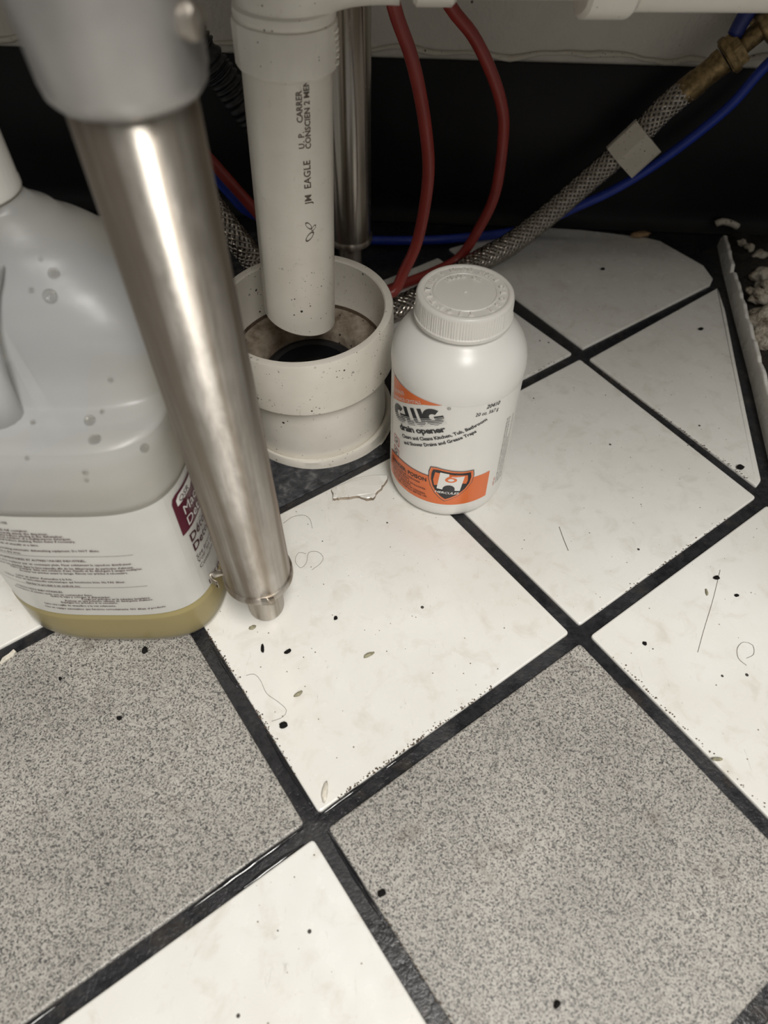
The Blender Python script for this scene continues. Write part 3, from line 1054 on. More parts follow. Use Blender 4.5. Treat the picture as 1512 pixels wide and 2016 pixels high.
# small red hazard boxes
for zc in (57.5, 46.5):
    for q in ([(-51.5, zc + 4), (-44, zc + 4), (-44, zc + 3.4), (-51.5, zc + 3.4)], [(-51.5, zc - 4), (-44, zc - 4), (-44, zc - 3.4), (-51.5, zc - 3.4)],
              [(-51.5, zc - 4), (-50.9, zc - 4), (-50.9, zc + 4), (-51.5, zc + 4)], [(-44.6, zc - 4), (-44, zc - 4), (-44, zc + 4), (-44.6, zc + 4)]):
        blabel(poly_bm(q), MT['redink'], 'hazard_box')
    blabel(ring_bm(-47.8, zc + .8, 1.8, 1.2, 0, 360, 1, 14), MT['pipeink'], 'hazard_symbol')
    blabel(poly_bm([(-49.6, zc - 2.4), (-46.0, zc - 1.4), (-46.2, zc - .8), (-49.8, zc - 1.8)]), MT['pipeink'], 'hazard_symbol')
# orange band
xs = [-57 + k * 2 for k in range(43)]
blabel(grid_poly_bm(xs, lambda x: 17.4 + .0006 * (x + 15) ** 2, lambda x: 44.6 if x > -36 else 44.6 - (x + 36) ** 2 * .010), MT['orange'], 'orange_band', .0003)
blabel(grid_poly_bm([x for x in xs if x < -14], lambda x: (44.3 if x > -36 else 44.3 - (x + 36) ** 2 * .010), lambda x: (44.9 if x > -36 else 44.9 - (x + 36) ** 2 * .010)), MT['maroontext'], 'band_edge', .0004)
blabel(text_bm('DANGER: POISON', 5.0, 'LEFT', .12, 0, .86), MT['black'], 'label_text', .0005, math.radians(6), -53.0, 34.4)
TX = ['CONTAINS SODIUM HYDROXIDE', 'CAUSES SEVERE BURNS.', 'HARMFUL OR FATAL IF SWALLOWED.', 'MAY CAUSE BLINDNESS.', 'KEEP OUT OF REACH OF CHILDREN.', 'READ LABEL CAREFULLY BEFORE USE.']
for k, s_ in enumerate(TX):
    blabel(text_bm(s_, 2.35, 'LEFT', .03, 0, .86), MT['maroontext'], 'label_text', .0005, math.radians(2.5), -53.5 + k * .5, 32.4 - k * 2.45)
# shield emblem
SHO = [(-16.2, 54.6), (-12, 55.2), (-2, 53.6), (6, 52.6), (13.4, 52.6), (14.2, 47), (13.2, 40), (10, 33.5), (5, 27.5), (-.5, 23.6), (-4.6, 21.4), (-8, 24.0), (-12, 28.8), (-15.4, 35.5), (-17.2, 43), (-17.2, 50)]
shc = (-1.8, 41)


def shr(k, dx=0, dz=0): return [(shc[0] + (x - shc[0]) * k + dx, shc[1] + (z - shc[1]) * k + dz) for x, z in SHO]


blabel(poly_bm(shr(1.0)), MT['black'], 'shield', .0005)
blabel(poly_bm(shr(.965)), MT['pink'], 'shield', .0006)
blabel(poly_bm(shr(.94)), MT['orange'], 'shield', .0007)
blabel(poly_bm(shr(.86)), MT['black'], 'shield', .0008)
blabel(poly_bm([(-12.6, 50.6), (-2, 49.9), (9.4, 48.6), (9.8, 43), (9.0, 40.0), (3, 41.5), (-6, 40.0), (-12.6, 37.4), (-13.6, 43)]), MT['orange'], 'shield', .0009)
blabel(poly_bm([(-9.2, 51.4), (-3.2, 50.6), (-3.0, 48.0), (1.2, 47.6), (7.3, 48.0), (5.1, 33.2), (-10.7, 34.8)]), MT['whiteink'], 'letter_emblem', .0010)
blabel(poly_bm(arc(-2.6, 35.2, 4.1, -4, 184, 18) + [(-6.9, 32.6), (1.5, 32.0)]), MT['black'], 'letter_emblem', .0011)
blabel(ring_bm(-1.6, 44.6, 2.5, 1.35, 0, 360, 1.6, 28), MT['orange'], 'letter_emblem', .0011)
blabel(poly_bm([(-5.5, 45.2), (-4.4, 47.2), (-2.0, 48.9), (1.2, 49.8), (1.2, 48.9), (-1.0, 48.0), (-2.4, 46.6), (-3.2, 45.2)]), MT['orange'], 'letter_emblem', .0012)
blabel(text_bm('HERCULES', 3.1, 'LEFT', .06, .15, 1.12), MT['whiteink'], 'label_text', .0013, math.radians(-3), -11.8, 30.8)
# fine print up the right side
rnd = random.Random(3)
SIDE = ['CAUTION: KEEP OUT OF REACH OF CHILDREN. READ ALL DIRECTIONS BEFORE USE.', 'DIRECTIONS: CLOGGED DRAINS - REMOVE STANDING WATER FROM SINK OR TUB.', 'POUR SLOWLY INTO DRAIN. RINSE WITH COLD WATER.', 'DO NOT USE IN TOILETS OR GARBAGE DISPOSALS. AVOID CONTACT WITH EYES.']
for k, s_ in enumerate(SIDE):
    blabel(text_bm(s_, 2.0, 'LEFT', .0, 0, .84), MT['black'] if k else MT['black'], 'label_text', .0004, math.radians(90), 37.0 + k * 2.5, 24.5)
blabel(text_bm('FIRST AID', 2.2, 'LEFT', .02, 0, .9), MT['redink'], 'label_text', .0004, math.radians(90), 34.4, 24.5)
blabel(text_bm('NET CONTENTS NON-FLAMMABLE CRYSTALS FOR DRAINS', 2.0, 'LEFT', 0, 0, .9), MT['black'], 'label_text', .0004, math.radians(90), -55.6, 46)

# ------------------------------------------------------------------ detergent jug
JX, JY, JA, JB = -.1362, .1735, .0690, .0662
jg = thing('detergent_jug', 'translucent plastic gallon jug of yellow machine detergent at the left', 'jug', (JX, JY, 0))
NJ = 128


def jug_sec(z):
    """front setback, shrink towards the neck"""
    P = []
    # setback of the front wall with height
    def lerp(tab):
        for (a0, b0), (a1, b1) in zip(tab, tab[1:]):
            if z <= a1:
                t_ = (z - a0) / (a1 - a0); t_ = max(0, min(1, t_)); t_ = t_ * t_ * (3 - 2 * t_)
                return b0 + (b1 - b0) * t_
        return tab[-1][1]
    sb = lerp([(0, 0), (.150, 0), (.163, .0025), (.1690, .0065), (.1718, .0225), (.1750, .0310), (.186, .0380), (.20, .040), (.225, .042), (.26, .040)])
    k = lerp([(0, .955), (.0025, .975), (.008, 1.0), (.031, 1.0), (.034, .985), (.131, .985), (.134, 1.0), (.186, 1.0), (.203, .955), (.217, .84), (.230, .64), (.2405, .44), (.2470, .30), (.2495, .262), (.28, .262)])
    rnd_ = lerp([(0, 0), (.19, 0), (.240, 1), (.28, 1)])
    for i in range(NJ):
        t_ = 2 * PI * i / NJ - PI / 2
        c, s = math.cos(t_), math.sin(t_)
        n = 4.2 if c > 0 else 2.75
        n = n * (1 - rnd_) + 2.0 * rnd_
        rr = (abs(c) ** n + abs(s) ** n) ** (-1 / n)
        x = JA * rr * c; y = JB * rr * s
        yb = JB
        y = yb - (yb - y) * (2 * JB - sb) / (2 * JB)
        ncx, ncy = -.008 * rnd_, .012 + .010 * rnd_
        x = ncx + (x - ncx) * k; y = ncy + (y - ncy) * k
        if rnd_ > .5:
            # circular neck
            q = (rnd_ - .5) * 2; rc = .0178
            if z > .2475: x, y = ncx + rc * c, ncy + rc * s
        P.append(Vector((JX + x, JY + y, z)))
    return P


zs = [0, .0008, .0025, .005, .008, .018, .030, .0315, .0335, .035] + [.045 + .01 * k for k in range(9)] + [.1305, .132, .134, .1365, .142, .148, .154, .158, .162, .166, .168, .1692, .1703, .1711, .1719, .1728, .174, .1755, .178, .182, .188, .195, .203, .210, .216, .221, .226, .230, .234, .238, .242, .245, .2475, .249, .252, .258]
v = []; f = []
for z in zs: v += jug_sec(z)
for k in range(len(zs) - 1):
    for i in range(NJ):
        j = (i + 1) % NJ
        f.append((k * NJ + i, k * NJ + j, (k + 1) * NJ + j, (k + 1) * NJ + i))
f.append(tuple(reversed(range(NJ))))
jug_v, jug_f = v, f
jbody = mk('body', v, f, MT['jug'], jg, True)
BV = BVHTree.FromPolygons([tuple(a) for a in v], f)
# liquid inside
zl = [.0022, .004, .008, .02, .031, .036, .05, .062]
v = []; f = []
for z in zl:
    sec = jug_sec(z)
    c0 = Vector((JX, JY + .0, z))
    v += [c0 + (p - c0) * .968 for p in sec]
for k in range(len(zl) - 1):
    for i in range(NJ):
        j = (i + 1) % NJ
        f.append((k * NJ + i, k * NJ + j, (k + 1) * NJ + j, (k + 1) * NJ + i))
f.append(tuple(reversed(range(NJ)))); f.append(tuple(range((len(zl) - 1) * NJ, len(zl) * NJ)))
mk('liquid', v, f, MT['liquid'], jbody, True)
# grip handle rising from the ledge to the shoulder
hp = spline([Vector((-.1505, .139, .166)), Vector((-.1490, .134, .180)), Vector((-.1485, .137, .200)), Vector((-.1480, .147, .219)), Vector((-.1440, .164, .234))], .004)
fr = frames(hp)
v = []; f = []
for (p, a, b, t_) in fr:
    for k in range(20):
        q = 2 * PI * k / 20
        ex = Vector((1, 0, 0)); ey = t_.cross(ex).normalized()
        v.append(p + ex * (.0165 * math.cos(q)) + ey * (.0095 * math.sin(q)))
for i in range(len(fr) - 1):
    for k in range(20): f.append((i * 20 + k, i * 20 + (k + 1) % 20, (i + 1) * 20 + (k + 1) % 20, (i + 1) * 20 + k))
mk('handle', v, f, MT['jug'], jg, True)
MB().add(*lathe([(.0, .2745), (.0165, .2745), (.0188, .2735), (.0195, .272), (.0197, .2530), (.0200, .2525), (.0200, .2500), (.0180, .2495)][::-1], (JX - .008, JY + .022, 0), (0, 0, 1), 160,
                mod=lambda t, r, h: 1 + (.007 * math.cos(t * 40) if (r > .0190 and .2532 < h < .2725) else 0))).build('cap', MT['cap'], jg, 'auto')

# arc length table of the label section
SEC = jug_sec(.08)
start = NJ * 62 // 100                                     # left, outside the frame
idx = [(start + k) % NJ for k in range(NJ)]
S_ARC = [0.0]
for k in range(1, NJ):
    S_ARC.append(S_ARC[-1] + (SEC[idx[k]] - SEC[idx[k - 1]]).length)


def jug_map(lift):
    def fn(s, z):
        s = max(S_ARC[0], min(S_ARC[-1] - 1e-6, s))
        k = int(np.searchsorted(S_ARC, s, side='right')) - 1
        t_ = (s - S_ARC[k]) / (S_ARC[k + 1] - S_ARC[k])
        a0, b0 = SEC[idx[k]], SEC[idx[k + 1]]
        p = a0.lerp(b0, t_)
        d = (b0 - a0).normalized(); n = Vector((d.y, -d.x, 0))
        return Vector((p.x, p.y, z)) + n * lift
    return fn


jm = jug_map(0)


def proj(p):
    q = RW @ (Vector(p) - CAM)
    return 756 + F_PX * q.x / q.z, 1008 + F_PX * q.y / q.z


def jug_sz(u, v_):
    """surface coordinates of a label point"""
    loc, nor, ix, dist = BV.ray_cast(CAM, ray(u, v_).normalized())
    z = loc.z
    best = min(range(NJ - 1), key=lambda k: (SEC[idx[k]].x - loc.x) ** 2 + (SEC[idx[k]].y - loc.y) ** 2)
    cand = []
    for k in (best - 1, best):
        if 0 <= k < NJ - 1:
            a0, b0 = SEC[idx[k]].to_2d(), SEC[idx[k + 1]].to_2d()
            t_ = max(0, min(1, (loc.to_2d() - a0).dot(b0 - a0) / (b0 - a0).length_squared))
            cand.append(((a0.lerp(b0, t_) - loc.to_2d()).length, S_ARC[k] + t_ * (S_ARC[k + 1] - S_ARC[k])))
    return min(cand)[1], z


s_end = jug_sz(436, 1140)[0]
S_MAX = min(S_ARC[-1] * .98, s_end + .075)
jl = print2d(poly_bm([(.0005, .0352), (S_MAX, .0352), (S_MAX, .1302), (.0005, .1302)]), jug_map(.0005), 'label', MT['juglabel'], jg, .002)


JZ = [1.0]


def jtext(body, size, u, v_, align='RIGHT', bold=0.0, sx=.9, mat='maroontext', lift=.0009):
    s_, z_ = jug_sz(u, v_)
    z_ = min(z_, JZ[0] - .0021); JZ[0] = z_                  # keep the lines of print apart
    print2d(text_bm(body, size, align, bold, 0, sx, res=1), jug_map(lift), 'label_text', MT[mat], jl, .003, 0, s_, z_)


LINES = [('FOR FOOD SERVICE USE', 16, 1029), ('Replace empty bottle with full container.', 57, 1045), ('Remove cap and securely attach the dispenser.', 96, 1051), ('Scrape soil from items before placing in the dishwasher.', 126, 1056),
         ('Pre-soak in a hot solution of a multipurpose detergent.', 141, 1060), ('Scrub as needed before washing. Rinse items if necessary.', 150, 1066), ('Wash one rack of utensils at a time.', 78, 1073),
         ('Use only in properly operating automatic dishwashing equipment. Do NOT dilute.', 197, 1084), ('Store upright in a dry area.', 43, 1088),
         ('ÉTABLISSEMENTS ALIMENTAIRES ET AUTRES USAGES INDUSTRIEL.', 171, 1104), ('Enlever le contenant vide et le replacer par un contenant plein. Fixer solidement le capuchon distributeur.', 261, 1109),
         ("Placer les articles dans le lave-vaisselle afin de les débarrasser de particules d'aliment.", 264, 1116), ("Faire tremper dans une solution d'eau chaude et de détergent à usages multiples.", 281, 1118.5),
         ('Frotter les articles avant le lavage. Rincez ces articles si nécessaire.', 253, 1127), ("Laver un panier d'ustensiles à la fois.", 144, 1140),
         ('Utiliser dans un lave-vaisselle automatique qui fonctionne bien. Ne PAS diluer.', 248, 1145), ('Garder le produit à un endroit sec.', 160, 1153), ('OTROS USOS INDUSTRIALES.', 126, 1165),
         ('Reemplace el envase vacío con un contenedor lleno.', 184, 1171), ('Quite la tapa y coloque el dispensador.', 218, 1173), ('Ponga los artículos en la máquina lavaplatos.', 294, 1170), ('Remoje en una solución caliente de detergente multiuso.', 300, 1174),
         ('Enjuague los artículos si es necesario.', 234, 1186), ('Lave una rejilla de utensilios a la vez solamente.', 230, 1192), ('Use en equipo automático que funcione correctamente. NO diluya el producto.', 328, 1192)]
for body, u, v_ in LINES:
    jtext(body, .00240, u, v_, 'RIGHT', .00005, .92)
for (u, v_, L_) in ((262, 1090, .105), (290, 1151, .12)):
    s_, z_ = jug_sz(u, v_)
    print2d(poly_bm([(max(.001, s_ - L_), z_ - .00012), (s_, z_ - .00012), (s_, z_ + .00012), (max(.001, s_ - L_), z_ + .00012)]), jug_map(.0008), 'rule', MT['maroontext'], jl)
# side panel
sA, zA = jug_sz(345, 1012); sB, zB = jug_sz(357, 1056)
zt = jug_sz(347, 995)[1]
sp0 = (sA + sB) / 2
mz0, mz1 = zB, zB + .031
print2d(poly_bm([(sp0, mz0), (sp0 + .075, mz0), (sp0 + .075, mz1), (sp0 + .004, mz1), (sp0 + .0012, mz1 - .0012), (sp0, mz1 - .004)]), jug_map(.0008), 'title_panel', MT['maroon'], jl)
print2d(poly_bm([(sp0 + .003, mz1 - .0085), (sp0 + .017, mz1 - .0085), (sp0 + .020, mz1 - .0065), (sp0 + .020, mz1 - .0018), (sp0 + .0055, mz1 - .0018), (sp0 + .003, mz1 - .004)]), jug_map(.0011), 'title_tag', MT['whiteink'], jl)


def jt(body, size, ds, z_, mat, bold=0.0, sx=.95):
    print2d(text_bm(body, size, 'LEFT', bold, 0, sx), jug_map(.0014), 'label_text', MT[mat], jl, .003, 0, sp0 + ds, z_)


jt('QSR', .0056, .0048, mz1 - .0072, 'maroontext', .0, 1.0)
jt('Machine', .0098, .0050, mz0 + .0125, 'whiteink')
jt('Detergent', .0098, .0050, mz0 + .0032, 'whiteink')
zs_ = {k: jug_sz(u, v_)[1] for k, (u, v_) in dict(a=(362, 1078), b=(369.5, 1095), c=(376, 1109), d=(379, 1117), e=(383, 1127), f=(396, 1165)).items()}
jt('Détergent', .0092, .0030, zs_['a'], 'maroontext', .00022)
jt('Detergente', .0092, .0030, zs_['b'], 'maroontext', .00022)
jt('See precautions on back', .0050, .0030, zs_['c'], 'maroontext')
jt('Voir les précautions', .0050, .0030, zs_['d'], 'maroontext')
jt('Consulte las precauciones', .0050, .0030, zs_['e'], 'maroontext')
jt('1 US gal (3.8 L)', .0058, .0050, zs_['f'], 'maroontext', .00015)

# condensation droplets
t = NT('clear_droplet')
t.set((.95, .95, .93), .05, 0.0, **{'Transmission Weight': 1.0, 'IOR': 1.33})
MT['drop'] = t.m
for (u, v_, r) in ((106, 538, .0024), (99, 583, .0030), (62, 572, .0012), (218, 748, .0012), (201, 811, .0012), (177, 828, .0026), (187, 866, .0028), (284, 882, .0022), (168, 930, .0014), (170, 945, .0011), (65, 832, .0013), (80, 510, .001), (54, 902, .0011)):
    loc, nor, ix, dist = BV.ray_cast(CAM, ray(u, v_).normalized())
    if loc is None: continue
    prof = [(r * .72, -.0002), (r * .98, .0001), (r, r * .16), (r * .86, r * .30), (r * .62, r * .26), (r * .40, r * .14), (0, r * .10)]
    MB().add(*lathe(prof, loc, nor, 18)).build('droplet', MT['whiteink'] if False else MT['drop'], jbody, True)


# ------------------------------------------------------------------ hoses
def hose(name, label, cat, pts, r, mat, group=None, step=.006):
    P = spline(pts, step)
    return tag(MB().add(*tube(P, r, 18)).build(name, mat, None, True, loc=tuple(P[len(P) // 2])), label, cat, group)


hose('red_tube', 'red tube hanging nearest the drain pipe, bowing right above the drain cup', 'tube',
     [ony(745, -330, .425), ony(757, -120, .428), ony(775, 10, .43), ony(812, 120, .433), ony(836, 240, .437), ony(843, 350, .442), ony(823, 470, .448), ony(795, 535, .446), ony(774, 575, .440), (.022, .430, .0325), (-.005, .406, .030), (-.05, .392, .0075), (-.10, .39, .0055), (-.16, .385, .0055)], .0048, MT['red'], 'red tubes')
hose('red_tube', 'red tube hanging farther right, its bow nearest the braided hose', 'tube',
     [ony(740, -330, .49), ony(835, -90, .497), ony(885, 10, .50), ony(930, 68, .502), ony(962, 130, .505), ony(986, 200, .508), ony(991, 265, .510), ony(975, 380, .522), ony(940, 455, .530), ony(903, 508, .532), (.084, .5160, .0060), (.056, .498, .0053), (.028, .482, .0053), (-.012, .478, .012), (-.047, .487, .036), ony(500, 412, .50), ony(450, 355, .50), ony(400, 300, .50), (-.15, .50, .165), (-.21, .50, .19)], .0048, MT['red'], 'red tubes')
hose('blue_tube', 'blue tube running along the baseboard up to the brass valve', 'tube',
     [(.46, .585, .26), (.405, .588, .21), ony(1512, 125, .59), ony(1430, 215, .59), ony(1310, 310, .588), ony(1215, 370, .588), ony(1130, 410, .588), (.195, .591, .014), (.160, .589, .0055), (.10, .578, .0048), (.055, .575, .0048), (.015, .575, .005), (-.02, .563, .012), (-.052, .538, .042), ony(495, 420, .518), ony(450, 378, .518), ony(400, 322, .518), (-.158, .518, .138), (-.21, .518, .155)], .0045, MT['blue'])

# black corrugated hose behind
P = spline([(-.24, .535, .36), (-.17, .545, .28), ony(395, 95, .555), ony(440, 155, .557), ony(480, 212, .560), (-.060, .572, .095), (-.040, .588, .05), (-.035, .595, .014)], .0011)
tag(MB().add(*tube(P, lambda i: .0125 + .0014 * math.sin(i * 1.15), 24)).build('corrugated_hose', MT['blackhose'], None, True, loc=tuple(P[len(P) // 2])), 'black corrugated hose in the shadow behind the drain pipe', 'hose')

# braided hose
HR = .0108
HPTS = [ony(1352, 178, .578), ony(1300, 222, .578), ony(1240, 284, .577), ony(1150, 362, .574), ony(1070, 430, .562), ony(1005, 480, .545), (.128, .524, .0125), (.090, .486, .0115), (.056, .4545, .0115), (.016, .432, .0115), (-.03, .420, .016), (-.058, .430, .034), ony(500, 515, .45), ony(465, 470, .452), ony(430, 425, .455), (-.124, .460, .130), (-.150, .465, .16), (-.19, .47, .18)]
hz = thing('braided_hose', 'stainless braided water hose running from the brass valve down across the floor', 'hose', tuple(HPTS[8]) if not isinstance(HPTS[8], tuple) else HPTS[8])
P = spline(HPTS, .002)
MB().add(*tube(P, HR - .0006, 20)).build('hose_core', MT['core'], hz, True)
fr = frames(P)
L = [0.0]
for i in range(1, len(P)): L.append(L[-1] + (P[i] - P[i - 1]).length)


def at_len(x):
    i = min(len(L) - 2, max(0, int(np.searchsorted(L, x)) - 1))
    t_ = (x - L[i]) / (L[i + 1] - L[i])
    p = fr[i][0].lerp(fr[i + 1][0], t_); a = fr[i][1].lerp(fr[i + 1][1], t_).normalized(); b = fr[i][2].lerp(fr[i + 1][2], t_).normalized()
    return p, a, b


v = []; f = []
NS = 12; PITCH = 2 * PI * HR * 1.05
for sgn in (1, -1):
    for k in range(NS):
        n_st = int(L[-1] / .0016)
        base = len(v)
        for i in range(n_st + 1):
            x = L[-1] * i / n_st
            p, a, b = at_len(x)
            th = sgn * (2 * PI * x / PITCH) + 2 * PI * k / NS
            wv = math.cos(2 * PI * x / PITCH * NS + (PI * k if True else 0)) * sgn
            rr = HR + .00035 * wv
            half = .0013 / HR
            for dth, dr in ((-half, -.0005), (-half * .4, .0003), (half * .4, .0003), (half, -.0005)):
                q = th + dth * .75; xx = -sgn * dth * HR * .65
                pp = p + fr[min(len(fr) - 1, int(i * (len(fr) - 1) / n_st))][3] * xx
                v.append(pp + a * ((rr + dr) * math.cos(q)) + b * ((rr + dr) * math.sin(q)))
        for i in range(n_st):
            for m_ in range(3):
                f.append((base + i * 4 + m_, base + i * 4 + m_ + 1, base + i * 4 + 5 + m_, base + i * 4 + 4 + m_))
tag(mk('wire_braid', v, f, MT['braid'], hz, True), None, None, None, 'stuff')
# beige tag clipped round the hose
i0 = min(range(len(P)), key=lambda i: (P[i] - ony(1240, 284, .577)).length)
p, a, b, tdir = fr[i0]
view = (CAM - p).normalized()
side = tdir.cross(view).normalized()
if side.z > 0: side = -side              # towards lower right
out = side.cross(tdir).normalized()
if out.dot(view) < 0: out = -out
sec = [(-.0128, -.012), (-.0132, .0060), (-.0110, .0118), (.0040, .0130), (.0065, .0122), (.0235, .0010), (.0250, -.0020), (.0225, -.0045), (.0128, -.004), (.0118, -.012)]
v = []; n = len(sec)
for h in (-.016, .016):
    v += [p + side * s_ + out * o_ + tdir * h for s_, o_ in sec]
f = [(i, (i + 1) % n, n + (i + 1) % n, n + i) for i in range(n)] + [tuple(reversed(range(n))), tuple(range(n, 2 * n))]
mk('hose_tag', v, f, MT['tagm'], hz, False)['label'] = 'grimy beige plastic tag'
# brass ferrule at the hose end
ax0 = (P[0] - P[6]).normalized()
MB().add(*lathe([(.0085, -.004), (.0105, -.004), (.0112, -.002), (.0112, .010), (.0104, .012), (.0104, .026), (.0112, .028), (.0112, .034), (.008, .034)], P[0], ax0, 32)).build('ferrule', MT['brass'], hz)
end = P[0] + ax0 * .0345
# brass valve
vb_ = thing('stop_valve', 'tarnished brass stop valve with blue lever at the upper right', 'valve', tuple(end))
hexm = lambda t, r, h: 1.0 / max(math.cos(((t % (PI / 3)) - PI / 6)), .86)
MB().add(*lathe([(.008, .0006), (.0128, .0006), (.0138, .002), (.0138, .0135), (.0128, .015), (.009, .015)], end, ax0, 48, mod=lambda t, r, h: hexm(t, r, h) if r > .012 else 1)).build('hex_nut', MT['brass'], vb_)
MB().add(*lathe([(.0092, .0008), (.0162, .0018), (.0168, .003), (.0168, .0065), (.0162, .0075), (.0092, .0075)], end, ax0, 48, mod=lambda t, r, h: 1 + .05 * math.sin(t * 4) if r > .016 else 1)).build('flange', MT['brass'], vb_)
MB().add(*lathe([(.0075, .014), (.0082, .015), (.0082, .030), (.0075, .031)], end, ax0, 32)).build('stem', MT['brass'], vb_)
bc = end + ax0 * .030
MB().add(*lathe([(.009, .0), (.0138, .0005), (.0150, .003), (.0150, .016), (.0165, .020), (.0165, .036), (.012, .040)], bc, ax0, 40)).build('valve_body', MT['brass'], vb_, True)
wdir = Vector((WALL_N.x, WALL_N.y, 0))
wl = bc + ax0 * .024
gap = (WALL_D + .002) - wl.dot(wdir)
MB().add(*lathe([(.0125, -.004), (.0125, gap - .006), (.026, gap - .004), (.027, gap - .0005), (.012, gap)], wl, wdir, 40)).build('wall_stub', MT['brass'], vb_)
dn = Vector((.55, -.1, -.83)).normalized()
MB().add(*lathe([(.011, 0), (.0125, .004), (.0125, .020), (.0105, .024), (.006, .024)], wl, dn, 40)).build('side_port', MT['brass'], vb_)
up = ax0.cross(wdir)
if up.z < 0: up = -up
hb = bc + ax0 * .014 + up * .0155
MB().add(*lathe([(.006, -.004), (.006, .010), (.0045, .011)], hb, up, 24)).build('spindle', MT['brass'], vb_)
hd = MB()
side2 = -ax0
pts = [hb + up * .009 - side2 * .012, hb + up * .010, hb + up * .006 + side2 * .012, hb + up * .001 + side2 * .022, hb + side2 * .030 - up * .004]
hd.add(*tube(spline(pts, .003), lambda i: .0075 - .0001 * i, 14))
hd.build('lever', MT['bluehandle'], vb_, True)

# ------------------------------------------------------------------ loose debris on the floor
def debris(name, uv, r, sq, ang, mat, label, cat, seed, z=0.0, amp=.25, group='loose crumbs on the floor tiles'):
    p = onz(uv[0], uv[1], z)
    V, Fc = lump((0, 0, 0), r, seed, sq, 2, amp)
    c, s_ = math.cos(ang), math.sin(ang)
    zmin = min(q.z for q in V)
    V = [Vector((p.x + q.x * c - q.y * s_, p.y + q.x * s_ + q.y * c, z + q.z - zmin)) for q in V]
    tag(mk(name, V, Fc, mat, None, True, loc=(p.x, p.y, z)), label, cat, group)


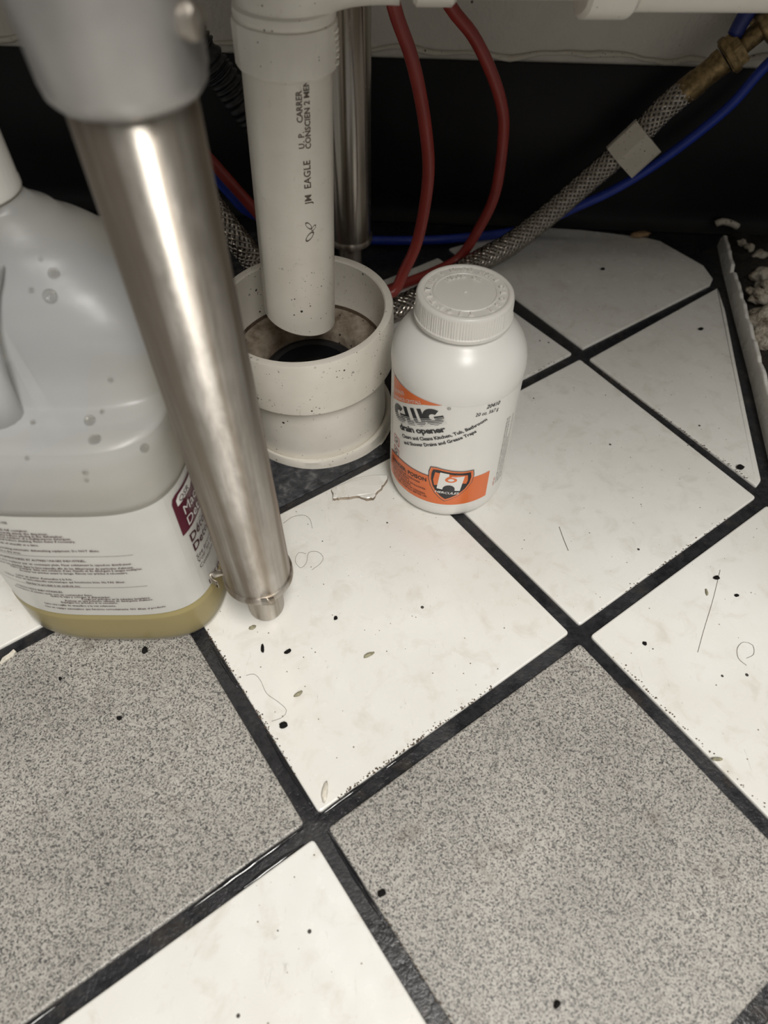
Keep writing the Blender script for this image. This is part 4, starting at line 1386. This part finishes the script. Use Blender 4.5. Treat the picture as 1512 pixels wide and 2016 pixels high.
DEB = [('black_crumb', (558, 1430), .0021, (1.2, .9, .6), .2, 'crumb', 'roundest black pebble on the white tile, beside the grout line left', 'crumb'),
       ('black_crumb', (567, 1284), .0018, (1.3, .8, .5), .6, 'crumb', 'angular black crumb below the front leg foot', 'crumb'),
       ('black_crumb', (661, 1218), .0014, (1.2, .9, .6), .9, 'crumb', 'black crumb on the white tile right of the leg foot', 'crumb'),
       ('dark_sliver', (517, 1278), .0026, (.35, 1.3, .3), .15, 'crumb', 'thin dark sliver lying upright below the leg foot', 'crumb'),
       ('olive_husk', (497, 1236), .0018, (1.4, .8, .3), .4, 'husk', 'olive flake right under the leg foot', 'husk'),
       ('seed_husk', (728, 1290), .0026, (1.3, .45, .4), .5, 'husk', 'grey-green seed husk alone on the middle of the white tile', 'husk'),
       ('seed_husk', (587, 1367), .0024, (1.2, .5, .4), .7, 'husk', 'dark seed husk on the white tile near the long hair', 'husk'),
       ('pale_husk', (640, 1563), .0044, (.42, 1.2, .28), -.1, 'pale', 'pale pointed husk at the bottom corner of the white tile', 'husk'),
       ('tan_twig', (567, 1119), .0026, (1.3, .22, .22), -.35, 'twig', 'tiny tan twig on the tile right of the front leg', 'twig'),
       ('black_crumb', (286, 1281), .0022, (.9, 1.1, .5), .3, 'crumb', 'black crumb on the grey tile just below the jug', 'crumb'),
       ('black_crumb', (236, 1415), .0014, (1, 1, .6), .3, 'crumb', 'black crumb in the middle of the left grey tile', 'crumb'),
       ('black_crumb', (119, 1337), .0012, (.8, 1, .6), .3, 'crumb', 'small black crumb on the left grey tile under the white flake', 'crumb'),
       ('black_crumb', (1410, 1139), .0019, (1.1, .9, .6), .5, 'crumb', 'black crumb at the top of the right white tile', 'crumb'),
       ('black_crumb', (1450, 1173), .0013, (1.1, .9, .6), .1, 'crumb', 'black crumb on the right white tile, rightmost of the larger crumbs', 'crumb'),
       ('grey_husk', (1391, 1167), .0022, (.4, 1.2, .3), -.1, 'husk', 'grey husk on the right white tile beside the black crumb', 'husk'),
       ('seed_husk', (1411, 1496), .0026, (1.2, .45, .4), .0, 'husk', 'dark seed husk low on the right white tile near the grout', 'husk'),
       ('black_crumb', (1186, 531), .0019, (1.2, .9, .5), .5, 'crumb', 'black crumb on the far white tile by the wall', 'crumb'),
       ('black_crumb', (1379, 649), .0019, (1.2, .8, .5), .1, 'crumb', 'black crumb on the narrow right tile near the strip', 'crumb'),
       ('black_crumb', (1457, 922), .0026, (1.1, .9, .6), .4, 'crumb', 'ragged black crumb at the right grout line', 'crumb'),
       ('black_crumb', (1269, 1268), .0013, (1, 1, .6), .4, 'crumb', 'small black crumb left on the right white tile', 'crumb'),
       ('black_crumb', (751, 1759), .0018, (1.2, .9, .6), .4, 'crumb', 'black crumb on the front grey tile beside the wet grout', 'crumb'),
       ('black_crumb', (1096, 1977), .0016, (1.2, .8, .6), .7, 'crumb', 'black crumb at the bottom of the front grey tile', 'crumb')]
for k, (nm, uv, r, sq, ang, mt, lab, cat) in enumerate(DEB):
    debris(nm, uv, r, sq, ang, MT[mt], lab, cat, 300 + k)
# white paint flake on the grout at the left
fl = fz((0, 1307), (6, 1296), (18, 1288), (28, 1279), (32, 1283), (28, 1291), (16, 1299), (4, 1309))
cc = sum(fl, Vector((0, 0))) / len(fl)
v, f = slab(fl[::-1] if (fl[1] - fl[0]).cross(fl[2] - fl[0]) < 0 else fl, GROUT_Z + .0002, .0012, .0004)
tag(mk('paint_flake', v, f, MT['pale'], None, False, loc=(cc.x, cc.y, 0)), 'white paint flake on the black grout at the left edge', 'flake')


def strand(px, label, r=.00011):
    P = spline([onz(u, v_, .0004) for u, v_ in px], .002)
    tag(MB().add(*tube(P, r, 5)).build('hair', MT['hair'], None, True, loc=tuple(P[0])), label, 'hair', 'loose hairs on the floor')


strand([(484, 1330), (500, 1327), (513, 1340), (525, 1365), (548, 1382), (564, 1398), (556, 1412), (535, 1420)], 'long curved hair on the white tile beside the left grout')
strand([(614, 1122), (632, 1108), (636, 1096), (625, 1086), (608, 1088), (603, 1108), (592, 1118), (581, 1104), (588, 1088), (602, 1090)], 'hair curled into a heart-like loop right of the front leg')
strand([(558, 1030), (575, 1018), (597, 1014), (610, 1022), (615, 1040)], 'short arched hair at the upper left of the white tile')
strand([(1418, 1122), (1404, 1180), (1386, 1240), (1374, 1284)], 'straight long hair on the right white tile')
strand([(1470, 1310), (1454, 1296), (1452, 1276), (1464, 1264), (1482, 1270), (1484, 1288), (1470, 1296)], 'looped hair on the right white tile near the photo edge')
strand([(1101, 1037), (1110, 1062), (1119, 1084)], 'short straight hair on the white tile right of the bottle', .00018)
